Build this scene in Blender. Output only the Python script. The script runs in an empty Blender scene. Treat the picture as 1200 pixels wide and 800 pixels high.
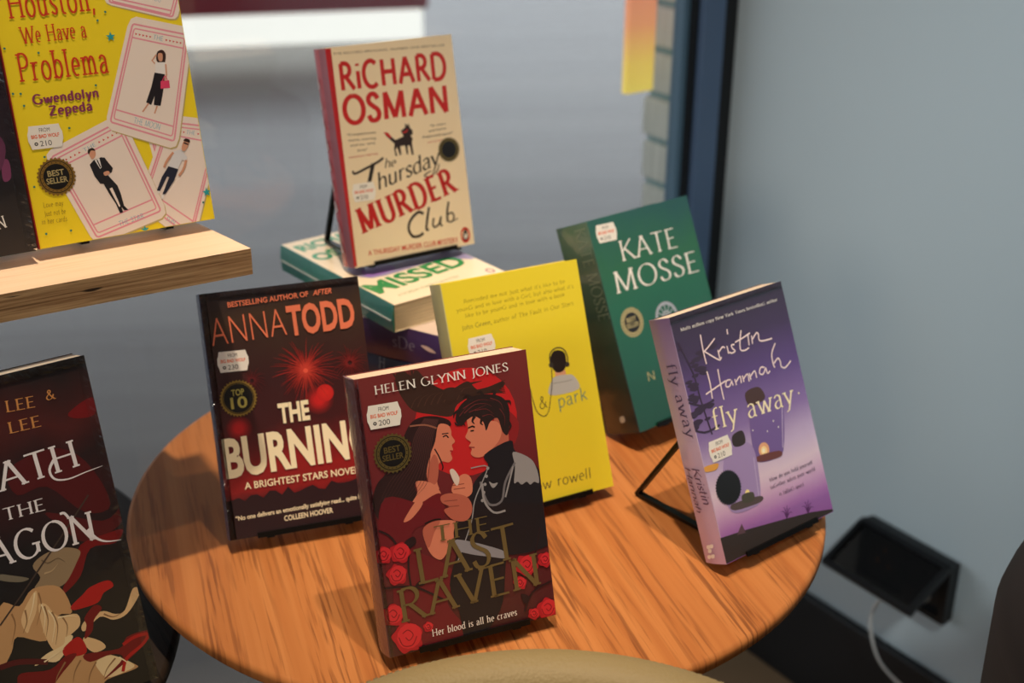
import bpy, bmesh, math, random
import numpy as np
from mathutils import Vector, Matrix, Euler
random.seed(7)
scene = bpy.context.scene
COL = scene.collection
TZ = 0.72                      # height of the oak table top above the floor

# ------------------------------------------------------------------ camera
FPX, PITCH, ROLL, CAMH = 1547.6, 0.41863, 0.00783, 0.58774
def cam_axes():
    f = np.array([0, math.cos(PITCH), -math.sin(PITCH)])
    u = np.array([0, math.sin(PITCH), math.cos(PITCH)])
    r = np.array([1.0, 0, 0])
    return r*math.cos(ROLL)+u*math.sin(ROLL), -r*math.sin(ROLL)+u*math.cos(ROLL), f
_r, _u, _f = cam_axes()
cam_data = bpy.data.cameras.new('camera')
cam = bpy.data.objects.new('camera', cam_data)
COL.objects.link(cam)
m = Matrix.Identity(4)
for i in range(3):
    m[i][0] = _r[i]; m[i][1] = _u[i]; m[i][2] = -_f[i]
m[0][3], m[1][3], m[2][3] = 0, 0, CAMH+TZ
cam.matrix_world = m
cam_data.sensor_width = 36
cam_data.lens = FPX/1200*36
cam_data.clip_start = 0.02
cam_data.clip_end = 100
cam_data.dof.use_dof = True
cam_data.dof.focus_distance = 0.93
cam_data.dof.aperture_fstop = 5.6
scene.camera = cam

# ------------------------------------------------------------------ light and exposure
scene.view_settings.view_transform = 'Standard'
scene.view_settings.look = 'None'
scene.view_settings.gamma = 1
scene.view_settings.use_curve_mapping = False
scene.view_settings.exposure = 0.0
world = bpy.data.worlds.new('dusk_sky')
scene.world = world
world.use_nodes = True
wn_ = world.node_tree
bgn = wn_.nodes['Background']
tc = wn_.nodes.new('ShaderNodeTexCoord')
sx = wn_.nodes.new('ShaderNodeSeparateXYZ')
rmp = wn_.nodes.new('ShaderNodeValToRGB')
wn_.links.new(tc.outputs['Generated'], sx.inputs[0])
wn_.links.new(sx.outputs['Z'], rmp.inputs[0])
_e = rmp.color_ramp.elements
while len(_e) < 5: _e.new(.5)
for el_, (p_, k_) in zip(_e, ((0.0, .9), (.18, 2.2), (.29, 1.8), (.42, .50), (.75, .10))):
    el_.position = p_; el_.color = (k_*.99, k_, k_*1.04, 1)
wn_.links.new(rmp.outputs[0], bgn.inputs['Color'])
bgn.inputs['Strength'].default_value = .85

def spot(name, loc, target, power, color, angle, blend, radius):
    ld = bpy.data.lights.new(name, 'SPOT')
    ld.energy = power; ld.color = color; ld.spot_size = math.radians(angle)
    ld.spot_blend = blend; ld.shadow_soft_size = radius
    o = bpy.data.objects.new(name, ld)
    COL.objects.link(o)
    o.location = loc
    o.rotation_euler = (Vector(target)-Vector(loc)).to_track_quat('-Z', 'Y').to_euler()
    return o
WARM = (1.0, 0.79, 0.56)
spot('ceiling_spot', (-0.20, 0.88, TZ+2.08), (-0.19, 0.94, TZ), 128, WARM, 34, 0.85, 0.025)
spot('ceiling_spot', (0.20, 0.68, TZ+2.08), (0.16, 0.97, TZ), 118, WARM, 27, 0.9, 0.025)
spot('fill_light', (-0.75, -1.30, TZ+0.95), (-0.22, 1.05, TZ+0.25), 48, (1.0, 0.88, 0.74), 31, 0.7, 0.2)  # added warm front fill for the covers, no known lamp there
spot('fill_light', (-1.9, -.75, TZ+1.5), (0.5, 1.2, TZ+.1), 16, (0.90, 0.98, 1.0), 44, 0.8, 0.3)  # added cool fill for the wall and spines, source made up
spot('wall_fill', (.42, -.65, TZ+1.75), (.88, 1.22, TZ+.22), 138, (0.88, 0.98, 1.0), 42, 1.0, 0.12)  # added light that only brightens the right wall, no fitting seen

# ------------------------------------------------------------------ helpers
def lin(c):
    out = []
    for v in c[:3]:
        v = v/255.0
        out.append(v/12.92 if v <= 0.04045 else ((v+0.055)/1.055)**2.4)
    return (out[0], out[1], out[2], 1.0)
_mats = {}
def mat(name, rgb, rough=0.5, coat=0.0, metal=0.0, spec=0.5):
    key = (name, tuple(rgb), rough, coat, metal)
    if key in _mats: return _mats[key]
    mt = bpy.data.materials.new(name)
    mt.use_nodes = True
    b = mt.node_tree.nodes['Principled BSDF']
    b.inputs['Base Color'].default_value = lin(rgb)
    b.inputs['Roughness'].default_value = rough
    b.inputs['Metallic'].default_value = metal
    b.inputs['Specular IOR Level'].default_value = spec
    b.inputs['Coat Weight'].default_value = coat
    b.inputs['Coat Roughness'].default_value = 0.12
    _mats[key] = mt
    return mt
def nodes_of(mt):
    return mt.node_tree.nodes, mt.node_tree.links, mt.node_tree.nodes['Principled BSDF']
def add_node(N, t, **kw):
    n = N.new(t)
    for k, v in kw.items(): setattr(n, k, v)
    return n
def ramp(N, stops, interp='LINEAR'):
    n = N.new('ShaderNodeValToRGB')
    e = n.color_ramp.elements
    n.color_ramp.interpolation = interp
    while len(e) < len(stops): e.new(0.5)
    for el, (p, c) in zip(e, stops):
        el.position = p; el.color = lin(c)
    return n
def ink(rgb): return mat('printed_ink', rgb, 0.42, 0.25)

def tag(o, label=None, cat=None, group=None, kind=None):
    if label: o['label'] = label
    if cat: o['category'] = cat
    if group: o['group'] = group
    if kind: o['kind'] = kind
    return o
def link(name, me, parent=None, kind=None):
    o = bpy.data.objects.new(name, me)
    COL.objects.link(o)
    if parent: o.parent = parent
    if kind: o['kind'] = kind
    return o
def from_bm(name, bm, mats, parent=None, smooth=False, kind=None):
    me = bpy.data.meshes.new(name)
    bm.to_mesh(me); bm.free()
    for k in (mats if isinstance(mats, (list, tuple)) else [mats]): me.materials.append(k)
    if smooth:
        for p in me.polygons: p.use_smooth = True
    return link(name, me, parent, kind)
def empty(name, loc=(0, 0, 0), rz=0.0):
    o = bpy.data.objects.new(name, None)
    o.empty_display_size = 0.05
    COL.objects.link(o)
    o.location = loc; o.rotation_euler = (0, 0, rz)
    return o
def box(bm, lo, hi, M=None, mi=0):
    vs = []
    for z in (lo[2], hi[2]):
        for y in (lo[1], hi[1]):
            for x in (lo[0], hi[0]):
                v = Vector((x, y, z))
                vs.append(bm.verts.new(M @ v if M else v))
    for f in ((0, 2, 3, 1), (4, 5, 7, 6), (0, 1, 5, 4), (2, 6, 7, 3), (0, 4, 6, 2), (1, 3, 7, 5)):
        fc = bm.faces.new([vs[i] for i in f]); fc.material_index = mi
def bevel(bm, w, seg=2):
    bmesh.ops.bevel(bm, geom=bm.edges[:], offset=w, segments=seg, affect='EDGES', profile=0.5)
def bar(bm, a, b, w, h, up=(0, 0, 1)):
    """rectangular bar from a to b"""
    a, b = Vector(a), Vector(b)
    d = (b-a).normalized(); s = d.cross(Vector(up))
    if s.length < 1e-4: s = d.cross(Vector((1, 0, 0)))
    s.normalize(); t = s.cross(d).normalized()
    vs = []
    for p in (a, b):
        for i, j in ((-1, -1), (1, -1), (1, 1), (-1, 1)):
            vs.append(bm.verts.new(p+s*(i*w/2)+t*(j*h/2)))
    for f in ((3, 2, 1, 0), (4, 5, 6, 7), (0, 1, 5, 4), (1, 2, 6, 5), (2, 3, 7, 6), (3, 0, 4, 7)):
        bm.faces.new([vs[i] for i in f])
def tube(bm, pts, r, n=10, cap=True):
    pts = [Vector(p) for p in pts]
    rings = []; prev = None
    for i, p in enumerate(pts):
        d = (pts[min(i+1, len(pts)-1)]-pts[max(i-1, 0)]).normalized()
        if prev is None:
            s = d.cross(Vector((0, 0, 1)))
            if s.length < 1e-3: s = d.cross(Vector((1, 0, 0)))
        else: s = prev-d*prev.dot(d)
        s.normalize(); prev = s; t = d.cross(s)
        rr = r[i] if isinstance(r, (list, tuple)) else r
        rings.append([bm.verts.new(p+s*(rr*math.cos(2*math.pi*k/n))+t*(rr*math.sin(2*math.pi*k/n))) for k in range(n)])
    for A, B in zip(rings, rings[1:]):
        for k in range(n): bm.faces.new([A[k], A[(k+1) % n], B[(k+1) % n], B[k]])
    if cap:
        bm.faces.new(rings[0][::-1]); bm.faces.new(rings[-1])
def lathe(bm, prof, n=64, c=(0, 0)):
    rings = []
    for r, z in prof:
        if r < 1e-6: rings.append([bm.verts.new((c[0], c[1], z))])
        else: rings.append([bm.verts.new((c[0]+r*math.cos(2*math.pi*k/n), c[1]+r*math.sin(2*math.pi*k/n), z)) for k in range(n)])
    for A, B in zip(rings, rings[1:]):
        for k in range(n):
            k2 = (k+1) % n
            if len(A) == 1 and len(B) == 1: continue
            if len(A) == 1: bm.faces.new([A[0], B[k2], B[k]])
            elif len(B) == 1: bm.faces.new([A[k], A[k2], B[0]])
            else: bm.faces.new([A[k], A[k2], B[k2], B[k]])
def catmull(pts, closed=True, sub=5):
    P = [np.array(p, float) for p in pts]; n = len(P); out = []
    rng = range(n) if closed else range(n-1)
    for i in rng:
        if closed: p0, p1, p2, p3 = P[i-1], P[i], P[(i+1) % n], P[(i+2) % n]
        else: p0, p1, p2, p3 = P[max(i-1, 0)], P[i], P[i+1], P[min(i+2, n-1)]
        for k in range(sub):
            t = k/sub
            out.append(0.5*((2*p1)+(-p0+p2)*t+(2*p0-5*p1+4*p2-p3)*t*t+(-p0+3*p1-3*p2+p3)*t**3))
    if not closed: out.append(P[-1])
    return out

# ------------------------------------------------------------------ a small pen-stroke alphabet (for serif and script lettering)
def arc(cx, cy, rx, ry, a0, a1, n=12):
    return [(cx+rx*math.cos(math.radians(a0+(a1-a0)*i/n)), cy+ry*math.sin(math.radians(a0+(a1-a0)*i/n))) for i in range(n+1)]
G = {}
G['A'] = (.86, [[(.06, 0), (.43, 1)], [(.43, 1), (.80, 0)], [(.19, .34), (.67, .34)]])
G['B'] = (.66, [[(.12, 0), (.12, 1)], [(.12, 1)]+arc(.30, .76, .25, .24, 90, -90)+[(.12, .52)], [(.12, .52)]+arc(.32, .26, .28, .26, 90, -90)+[(.12, 0)]])
G['C'] = (.84, [arc(.46, .5, .40, .5, 48, 312, 18)])
G['D'] = (.86, [[(.12, 0), (.12, 1)], [(.12, 1)]+arc(.36, .5, .42, .5, 90, -90, 16)+[(.12, 0)]])
G['E'] = (.62, [[(.12, 0), (.12, 1)], [(.12, .98), (.54, .98)], [(.12, .52), (.48, .52)], [(.12, .02), (.58, .02)]])
G['F'] = (.58, [[(.12, 0), (.12, 1)], [(.12, .98), (.54, .98)], [(.12, .50), (.46, .50)]])
G['G'] = (.90, [arc(.46, .5, .40, .5, 48, 330, 18), [(.80, .44), (.80, .12)], [(.62, .44), (.90, .44)]])
G['H'] = (.86, [[(.13, 0), (.13, 1)], [(.73, 0), (.73, 1)], [(.13, .52), (.73, .52)]])
G['I'] = (.30, [[(.15, 0), (.15, 1)]])
G['J'] = (.42, [[(.28, 1), (.28, .05)]+arc(.12, .05, .16, .22, 0, -90, 6)])
G['K'] = (.78, [[(.12, 0), (.12, 1)], [(.68, 1), (.12, .44)], [(.28, .58), (.76, 0)]])
G['L'] = (.60, [[(.12, 0), (.12, 1)], [(.12, .02), (.58, .02)]])
G['M'] = (1.04, [[(.12, 0), (.16, 1)], [(.16, 1), (.52, .04)], [(.52, .04), (.88, 1)], [(.88, 1), (.92, 0)]])
G['N'] = (.88, [[(.12, 0), (.12, 1)], [(.12, 1), (.76, 0)], [(.76, 0), (.76, 1)]])
G['O'] = (.92, [arc(.46, .5, .41, .5, 90, 450, 24)])
G['P'] = (.62, [[(.12, 0), (.12, 1)], [(.12, 1)]+arc(.30, .74, .26, .26, 90, -90)+[(.12, .48)]])
G['R'] = (.74, [[(.12, 0), (.12, 1)], [(.12, 1)]+arc(.30, .75, .26, .25, 90, -90)+[(.12, .50)], [(.32, .50), (.72, 0)]])
G['S'] = (.58, [catmull([(.50, .80), (.40, .96), (.24, .99), (.10, .86), (.12, .68), (.28, .54), (.44, .42), (.51, .25), (.44, .07), (.28, .01), (.13, .05), (.06, .22)], False, 3)])
G['T'] = (.74, [[(.37, 0), (.37, 1)], [(.03, .98), (.71, .98)]])
G['U'] = (.82, [[(.12, 1), (.12, .30)]+arc(.41, .30, .29, .30, 180, 360)+[(.70, 1)]])
G['V'] = (.84, [[(.05, 1), (.42, 0)], [(.42, 0), (.79, 1)]])
G['W'] = (1.20, [[(.04, 1), (.34, 0)], [(.34, 0), (.60, .95)], [(.60, .95), (.88, 0)], [(.88, 0), (1.16, 1)]])
G['Y'] = (.78, [[(.04, 1), (.39, .48)], [(.74, 1), (.39, .48)], [(.39, .48), (.39, 0)]])
G['Z'] = (.70, [[(.06, .98), (.64, .98)], [(.64, .98), (.06, .02)], [(.06, .02), (.66, .02)]])
G['&'] = (.86, [catmull([(.80, .02), (.58, .26), (.34, .58), (.24, .80), (.36, .96), (.48, .82), (.40, .62), (.16, .40), (.08, .20), (.22, .02), (.46, .06), (.64, .28), (.72, .50)], False, 3)])
X = .66
G['a'] = (.52, [catmull([(.08, .54), (.20, .66), (.36, .60), (.40, .44)], False, 3)+[(.40, .06), (.48, 0)], catmull([(.40, .40), (.20, .36), (.07, .20), (.14, .03), (.28, .02), (.40, .14)], False, 3)])
G['b'] = (.56, [[(.11, 0), (.11, 1.02)], catmull([(.11, .48), (.26, .66), (.46, .54), (.48, .24), (.30, .0), (.11, .10)], False, 3)])
G['c'] = (.48, [arc(.27, .33, .21, .33, 50, 310, 12)])
G['d'] = (.58, [[(.46, 0), (.46, 1.02)], catmull([(.46, .52), (.30, .66), (.11, .52), (.09, .22), (.24, .0), (.46, .12)], False, 3)])
G['e'] = (.50, [[(.08, .36), (.45, .36)]+arc(.27, .34, .19, .32, 0, 300, 14)])
G['f'] = (.36, [[(.16, 0), (.16, .80)]+arc(.30, .82, .14, .20, 180, 60, 5), [(.03, .64), (.32, .64)]])
G['h'] = (.60, [[(.12, 0), (.12, 1.02)], catmull([(.12, .48), (.28, .66), (.44, .60), (.48, .40)], False, 3)+[(.48, 0)]])
G['i'] = (.26, [[(.13, 0), (.13, .66)], [(.13, .86), (.13, .94)]])
G['k'] = (.56, [[(.12, 0), (.12, 1.02)], [(.46, .64), (.12, .28)], [(.24, .40), (.52, 0)]])
G['l'] = (.26, [[(.13, 0), (.13, 1.02)]])
G['m'] = (.88, [[(.12, 0), (.12, .66)], catmull([(.12, .48), (.26, .66), (.38, .60), (.42, .40)], False, 3)+[(.42, 0)], catmull([(.42, .48), (.56, .66), (.68, .60), (.73, .40)], False, 3)+[(.73, 0)]])
G['n'] = (.60, [[(.12, 0), (.12, .66)], catmull([(.12, .48), (.28, .66), (.44, .60), (.48, .40)], False, 3)+[(.48, 0)]])
G['o'] = (.56, [arc(.28, .33, .22, .33, 90, 450, 18)])
G['p'] = (.58, [[(.12, -.34), (.12, .66)], catmull([(.12, .48), (.28, .66), (.48, .54), (.50, .24), (.32, .0), (.12, .10)], False, 3)])
G['r'] = (.42, [[(.12, 0), (.12, .66)], catmull([(.12, .44), (.22, .62), (.38, .62)], False, 3)])
G['s'] = (.42, [catmull([(.36, .54), (.24, .66), (.09, .56), (.14, .40), (.30, .28), (.36, .14), (.24, .01), (.06, .10)], False, 3)])
G['t'] = (.38, [[(.16, .92), (.16, .12)]+arc(.27, .12, .11, .12, 180, 300, 5), [(.03, .64), (.32, .64)]])
G['u'] = (.60, [[(.11, .66), (.11, .22)]+arc(.28, .2, .17, .2, 180, 300, 6)+[(.46, .20)], [(.46, .66), (.46, 0)]])
G['v'] = (.52, [[(.04, .66), (.27, 0)], [(.27, 0), (.49, .66)]])
G['w'] = (.80, [[(.04, .66), (.23, 0)], [(.23, 0), (.40, .60)], [(.40, .60), (.58, 0)], [(.58, 0), (.77, .66)]])
G['y'] = (.52, [[(.05, .66), (.27, .03)], [(.49, .66), (.27, .03), (.17, -.25), (.04, -.32)]])
G['.'] = (.20, [[(.10, .0), (.10, .09)]])
G[','] = (.20, [[(.11, .07), (.06, -.16)]])
G["'"] = (.16, [[(.08, 1.0), (.07, .82)]])
G[' '] = (.36, [])
def ribbon(pts, wfun, M=None):
    """flat strip of quads along pts; wfun(direction) gives the full width"""
    P = [np.array(p, float) for p in pts]
    L, R = [], []
    for i in range(len(P)):
        d = P[min(i+1, len(P)-1)]-P[max(i-1, 0)]
        n = np.hypot(*d)
        if n < 1e-9: continue
        d = d/n; w = wfun(d, i/(len(P)-1.0))/2
        nn = np.array([-d[1], d[0]])
        L.append(P[i]+nn*w); R.append(P[i]-nn*w)
    return [[R[i], R[i+1], L[i+1], L[i]] for i in range(len(L)-1)]
def stroke_text(s, style):
    """polygons in em units (cap height 1), and the total width"""
    thick, thin, nib, serif, narrow, track, slant = style
    x = 0.0; polys = []
    for ch in s:
        w, strokes = G.get(ch) or G.get(ch.upper()) or G[' ']
        for st in strokes:
            q = [((px_)*narrow+x+slant*py_, py_) for px_, py_ in st]
            def wf(d, t): return thin+(thick-thin)*abs(d[1]*math.cos(nib)-d[0]*math.sin(nib))
            polys += ribbon(q, wf)
            if serif:
                for a, b in ((q[0], q[1]), (q[-1], q[-2])):
                    d = np.array(b)-np.array(a); ln = np.hypot(*d)
                    if abs(d[1]) > 0.72*ln and (abs(a[1]) < .03 or abs(a[1]-1) < .04 or abs(a[1]-.66) < .03 or abs(a[1]+.34) < .03):
                        hw = serif; hh = 0.030
                        yy = a[1]+(hh if a[1] < .3 else -hh)
                        polys.append([np.array(v) for v in ((a[0]-hw, yy-hh), (a[0]+hw, yy-hh), (a[0]+hw, yy+hh), (a[0]-hw, yy+hh))])
        x += w*narrow+track
    return polys, x-track
SERIF = (.13, .045, .25, .12, 1.0, .08, 0)
SERIF_LIGHT = (.10, .032, .25, .10, 1.0, .10, 0)
WESTERN = (.085, .07, 0, .10, .74, .07, 0)
SCRIPT = (.12, .05, .5, 0, .95, .0, .22)
SLAB = (.17, .11, 0, .13, .72, .12, 0)
BOLD = (.19, .17, 0, 0, .92, .10, 0)
HAND = (.07, .06, .3, 0, .9, .06, .05)

_sans_cache = {}
def sans_polys(s, weight=0.0, slant=0.0):
    key = (s, weight, slant)
    if key in _sans_cache: return _sans_cache[key]
    cu = bpy.data.curves.new('lettering', 'FONT')
    cu.body = s; cu.size = 1.0; cu.resolution_u = 3; cu.offset = weight; cu.shear = slant
    ob = bpy.data.objects.new('lettering', cu)
    COL.objects.link(ob)
    dg = bpy.context.evaluated_depsgraph_get(); dg.update()
    me = bpy.data.meshes.new_from_object(ob.evaluated_get(dg))
    vs = [np.array((v.co.x, v.co.y))/0.727 for v in me.vertices]
    fs = [[vs[i] for i in p.vertices] for p in me.polygons]
    bpy.data.objects.remove(ob); bpy.data.curves.remove(cu); bpy.data.meshes.remove(me)
    allx = [v[0] for v in vs] or [0, 1]
    x0, x1 = min(allx), max(allx)
    out = ([[v-np.array((x0, 0)) for v in f] for f in fs], x1-x0)
    _sans_cache[key] = out
    return out

def clip(poly, x0, x1, y0, y1):
    def cut(P, inside, inter):
        out = []
        for i in range(len(P)):
            a, b = P[i-1], P[i]
            ia, ib = inside(a), inside(b)
            if ib:
                if not ia: out.append(inter(a, b))
                out.append(b)
            elif ia: out.append(inter(a, b))
        return out
    P = [np.array(p, float) for p in poly]
    for ax, lim, sg in ((0, x0, 1), (0, x1, -1), (1, y0, 1), (1, y1, -1)):
        if not P: return []
        P = cut(P, lambda p: (p[ax]-lim)*sg >= 0, lambda a, b: a+(b-a)*((lim-a[ax])/(b[ax]-a[ax])))
    return P

# ------------------------------------------------------------------ books
def px_ray(u, v):
    return _r*((u-600)/FPX)+_u*((400-v)/FPX)+_f
class Book:
    """one paperback: local X across the cover, Z up the cover, Y from the front cover to the back"""
    def __init__(self, label, group, M, W, H, T, cover_m, spine_m, page_rgb=(226, 208, 176), name='paperback_book', corner=0.0015):
        self.W, self.H, self.T = W, H, T
        self.root = bpy.data.objects.new(name, None)
        self.root.empty_display_size = 0.03
        COL.objects.link(self.root)
        self.root.matrix_world = M
        tag(self.root, label, 'book', group)
        self.M = M; self.Mi = M.inverted()
        self.parts = {}; self.k = 0; self.inst = 0
        # covers: two thin boards, the spine strip between them, the page block inside
        c = 0.0007
        bm = bmesh.new()
        box(bm, (-W/2+.0012, 0, 0), (W/2, c, H)); box(bm, (-W/2+.0012, T-c, 0), (W/2, T, H))
        self.cover = from_bm('cover', bm, cover_m, self.root)
        bm = bmesh.new()
        n = 8; prev = None
        prof = []
        for i in range(n+1):
            t = i/n; y = T*t
            b = min(.0014, .05*T)*math.sin(math.pi*t)
            prof.append((-W/2-b+.0004, y))
        out = [bm.verts.new((x, y, 0)) for x, y in prof]+[bm.verts.new((-W/2+.0013, T, 0)), bm.verts.new((-W/2+.0013, 0, 0))]
        f = bm.faces.new(out)
        r = bmesh.ops.extrude_face_region(bm, geom=[f])
        bmesh.ops.translate(bm, verts=[v for v in r['geom'] if isinstance(v, bmesh.types.BMVert)], vec=(0, 0, H))
        bmesh.ops.recalc_face_normals(bm, faces=bm.faces)
        self.spine = from_bm('spine', bm, spine_m, self.root)
        bm = bmesh.new()
        box(bm, (-W/2+.0014, c+.00005, .0006), (W/2-.0007, T-c-.00005, H-.0006))
        from_bm('page_block', bm, pages(page_rgb), self.root)
    # --- mapping
    def cov(self, u, v):
        """pixel of the photo -> point of the front cover, metres from its lower left corner"""
        d = Vector(px_ray(u, v)); o = Vector((0, 0, CAMH+TZ))
        d = self.Mi.to_3x3() @ d; o = self.Mi @ o
        s = -o.y/d.y; p = o+d*s
        return np.array((p.x+self.W/2, p.z))
    def spn(self, u, v):
        d = Vector(px_ray(u, v)); o = Vector((0, 0, CAMH+TZ))
        d = self.Mi.to_3x3() @ d; o = self.Mi @ o
        s = (-self.W/2-o.x)/d.x; p = o+d*s
        return np.array((self.T-p.y, p.z))
    # --- ink
    def put(self, part, polys, m, face='cover', clipit=True, parent=None):
        self.k += 1
        e0 = .00003+.000004*self.k
        L = self.parts.setdefault((part, parent, self.inst), {'v': [], 'f': [], 'm': [], 'mats': []})
        if m not in L['mats']: L['mats'].append(m)
        mi = L['mats'].index(m)
        for ip, P in enumerate(polys):
            e = e0+.0000008*(ip % 4)
            if face == 'cover':
                if clipit: P = clip(P, .0004, self.W-.0004, .0004, self.H-.0004)
                q = [(p[0]-self.W/2, -e, p[1]) for p in P]
            else:
                if clipit: P = clip(P, .0004, self.T-.0004, .0004, self.H-.0004)
                q = [(-self.W/2-.0014*math.sin(math.pi*min(max(p[0]/self.T, 0), 1))-e, self.T-p[0], p[1]) for p in P]
            if len(q) < 3: continue
            i0 = len(L['v']); L['v'] += q
            L['f'].append(tuple(range(i0, i0+len(q)))); L['m'].append(mi)
    def poly(self, pts, m, org=(0, 0), sc=1.0, smooth=True, part='cover_illustration', face='cover', sub=4):
        P = [(org[0]+p[0]/sc, org[1]+p[1]/sc) for p in pts]
        if smooth: P = catmull(P, True, sub)
        f = self.cov if face == 'cover' else self.spn
        self.put(part, [[f(*p) for p in P]], m, face)
    def line(self, pts, w, m, org=(0, 0), sc=1.0, smooth=True, part='cover_illustration', taper=False, face='cover', parent=None):
        P = [(org[0]+p[0]/sc, org[1]+p[1]/sc) for p in pts]
        if smooth and len(P) > 2: P = catmull(P, False, 4)
        f = self.cov if face == 'cover' else self.spn
        Q = [f(*p) for p in P]
        self.put(part, ribbon(Q, (lambda d, t: w*(1-.85*t)) if taper else (lambda d, t: w)), m, face, parent=parent)
    def disc(self, c, r, m, org=(0, 0), sc=1.0, part='cover_illustration', ry=None, n=28, star=0, local=False, parent=None):
        """r in metres on the cover; star>0 gives a toothed edge"""
        C = np.array(c, float) if local else self.cov(org[0]+c[0]/sc, org[1]+c[1]/sc)
        ry = ry or r; P = []
        N = star*2 if star else n
        for i in range(N):
            a = 2*math.pi*i/N
            k = (1.0 if i % 2 else .90) if star else 1.0
            P.append(C+np.array((r*k*math.cos(a), ry*k*math.sin(a))))
        self.put(part, [P], m, parent=parent)
    def ring(self, c, r0, r1, m, org=(0, 0), sc=1.0, part='cover_illustration', n=32, local=False, ar=1.0, parent=None):
        C = np.array(c, float) if local else self.cov(org[0]+c[0]/sc, org[1]+c[1]/sc)
        e = lambda r, i: C+np.array((r*math.cos(2*math.pi*i/n), ar*r*math.sin(2*math.pi*i/n)))
        self.put(part, [[e(r0, i), e(r1, i), e(r1, i+1), e(r0, i+1)] for i in range(n)], m, parent=parent)
    def text(self, s, p0, p1, cap, style, m, org=(0, 0), sc=1.0, part='title_lettering', weight=0.0, slant=0.0, face='cover', local=False, parent=None, flip=False):
        f = (lambda u, v: np.array((u, v))) if local else (self.cov if face == 'cover' else self.spn)
        g = (lambda p: (p[0], p[1])) if local else (lambda p: (org[0]+p[0]/sc, org[1]+p[1]/sc))
        a, b = f(*g(p0)), f(*g(p1))
        d = b-a; L = np.hypot(*d); d = d/L; n = np.array((-d[1], d[0]))
        if local: hgt = cap
        elif face == 'cover': hgt = abs((f(*g((p0[0], p0[1]-cap)))-a) @ n)
        else: hgt = cap
        polys, w = sans_polys(s, weight, slant) if style == 'sans' else stroke_text(s, style)
        kx = L/w
        self.put(part, [[a+d*(v[0]*kx)+n*(v[1]*hgt) for v in P] for P in polys], m, face, parent=parent)
    def sticker(self, c, price, org=(0, 0), sc=1.0, head='FROM', ang=0.0, w=.0245, h=.0165):
        C = self.cov(org[0]+c[0]/sc, org[1]+c[1]/sc)
        ca, sa = math.cos(ang), math.sin(ang)
        R = lambda x, y: C+np.array((x*ca-y*sa, x*sa+y*ca))
        W2, H2 = w/2, h/2
        out = [(-W2*.86, -H2), (W2*.86, -H2), (W2*.92, -H2*.6), (W2, -H2*.3), (W2, H2*.3), (W2*.92, H2*.6), (W2*.86, H2), (-W2*.86, H2), (-W2*.92, H2*.6), (-W2, H2*.3), (-W2, -H2*.3), (-W2*.92, -H2*.6)]
        self.put('price_sticker', [[R(*p) for p in out]], mat('sticker_paper', (236, 232, 226), .5))
        og, bk = mat('sticker_ink', (222, 92, 40), .5), mat('sticker_ink', (50, 48, 52), .5)
        t = lambda s, x0, x1, y, cap, mm, wt: self.text(s, R(x0, y), R(x1, y), cap, 'sans', mm, part='sticker_print', weight=wt, local=True, parent='price_sticker')
        t(head, -W2*.30, W2*.30, H2*.42, h*.18, bk, 0)
        t('BIG BAD WOLF', -W2*.80, W2*.80, -H2*.08, h*.16, og, .03)
        t(price, -W2*.36, W2*.30, -H2*.78, h*.24, bk, .0)
        self.ring(R(-W2*.58, -H2*.55), .0005, .0013, bk, part='sticker_print', local=True, parent='price_sticker')
    def seal(self, c, r, gold, dark, lines, org=(0, 0), sc=1.0, txt=None, star=28, ang=0.0, inner=.66):
        C = self.cov(org[0]+c[0]/sc, org[1]+c[1]/sc)
        self.disc(C, r, gold, part='award_seal', star=star, local=True)
        self.ring(C, r*.84, r*.80, dark, part='award_seal', local=True)
        self.disc(C, r*inner, dark, part='award_seal', local=True)
        txt = txt or gold
        ca, sa = math.cos(ang), math.sin(ang)
        for s, x0, x1, y, cap in lines:
            R = lambda x: C+r*np.array((x*ca-y*sa, x*sa+y*ca))
            self.text(s, R(x0), R(x1), cap*r, 'sans', txt, part='seal_print', weight=.02, local=True, parent='award_seal')
        for k in range(22):
            a = 2*math.pi*k/22
            if inner < .7: self.disc(C+r*.73*np.array((math.cos(a), math.sin(a))), r*.028, dark, part='seal_print', local=True, n=6, parent='award_seal')
    def finish(self):
        made = {}
        for (part, parent, inst), L in sorted(self.parts.items(), key=lambda kv: kv[0][1] is not None):
            me = bpy.data.meshes.new(part)
            me.from_pydata(L['v'], [], L['f'])
            for mm in L['mats']: me.materials.append(mm)
            for p, i in zip(me.polygons, L['m']): p.material_index = i
            me.update()
            made[(part, inst)] = link(part, me, made[(parent, inst)] if parent else self.root)
        return self
    def film(self, edges=('top', 'spine'), w=.006, amp=.0007):
        """crinkled clear wrap along edges of the cover"""
        bm = bmesh.new()
        rnd = random.Random(len(self.parts)+int(self.T*1e5))
        def strip(p0, p1, inw, nrm, n):
            rows = []
            for i in range(n+1):
                t = i/n
                row = []
                for j, o in enumerate((0, .35, .7, 1)):
                    base = Vector(p0).lerp(Vector(p1), t)+Vector(inw)*(w*o)
                    lift = .0011+(rnd.random()*amp*(1.2-o) if j < 3 else -.0002)
                    row.append(bm.verts.new(base+Vector(nrm)*lift))
                rows.append(row)
            for A, B in zip(rows, rows[1:]):
                for j in range(3): bm.faces.new([A[j], A[j+1], B[j+1], B[j]])
        W, H, T = self.W, self.H, self.T
        if 'top' in edges: strip((-W/2, 0, H-.0005), (W/2, 0, H-.0005), (0, 0, -1), (0, -1, 0), 70)
        if 'bottom' in edges: strip((-W/2, 0, .0005), (W/2, 0, .0005), (0, 0, 1), (0, -1, 0), 60)
        if 'spine' in edges: strip((-W/2+.0005, 0, 0), (-W/2+.0005, 0, H), (1, 0, 0), (0, -1, 0), 120)
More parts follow.
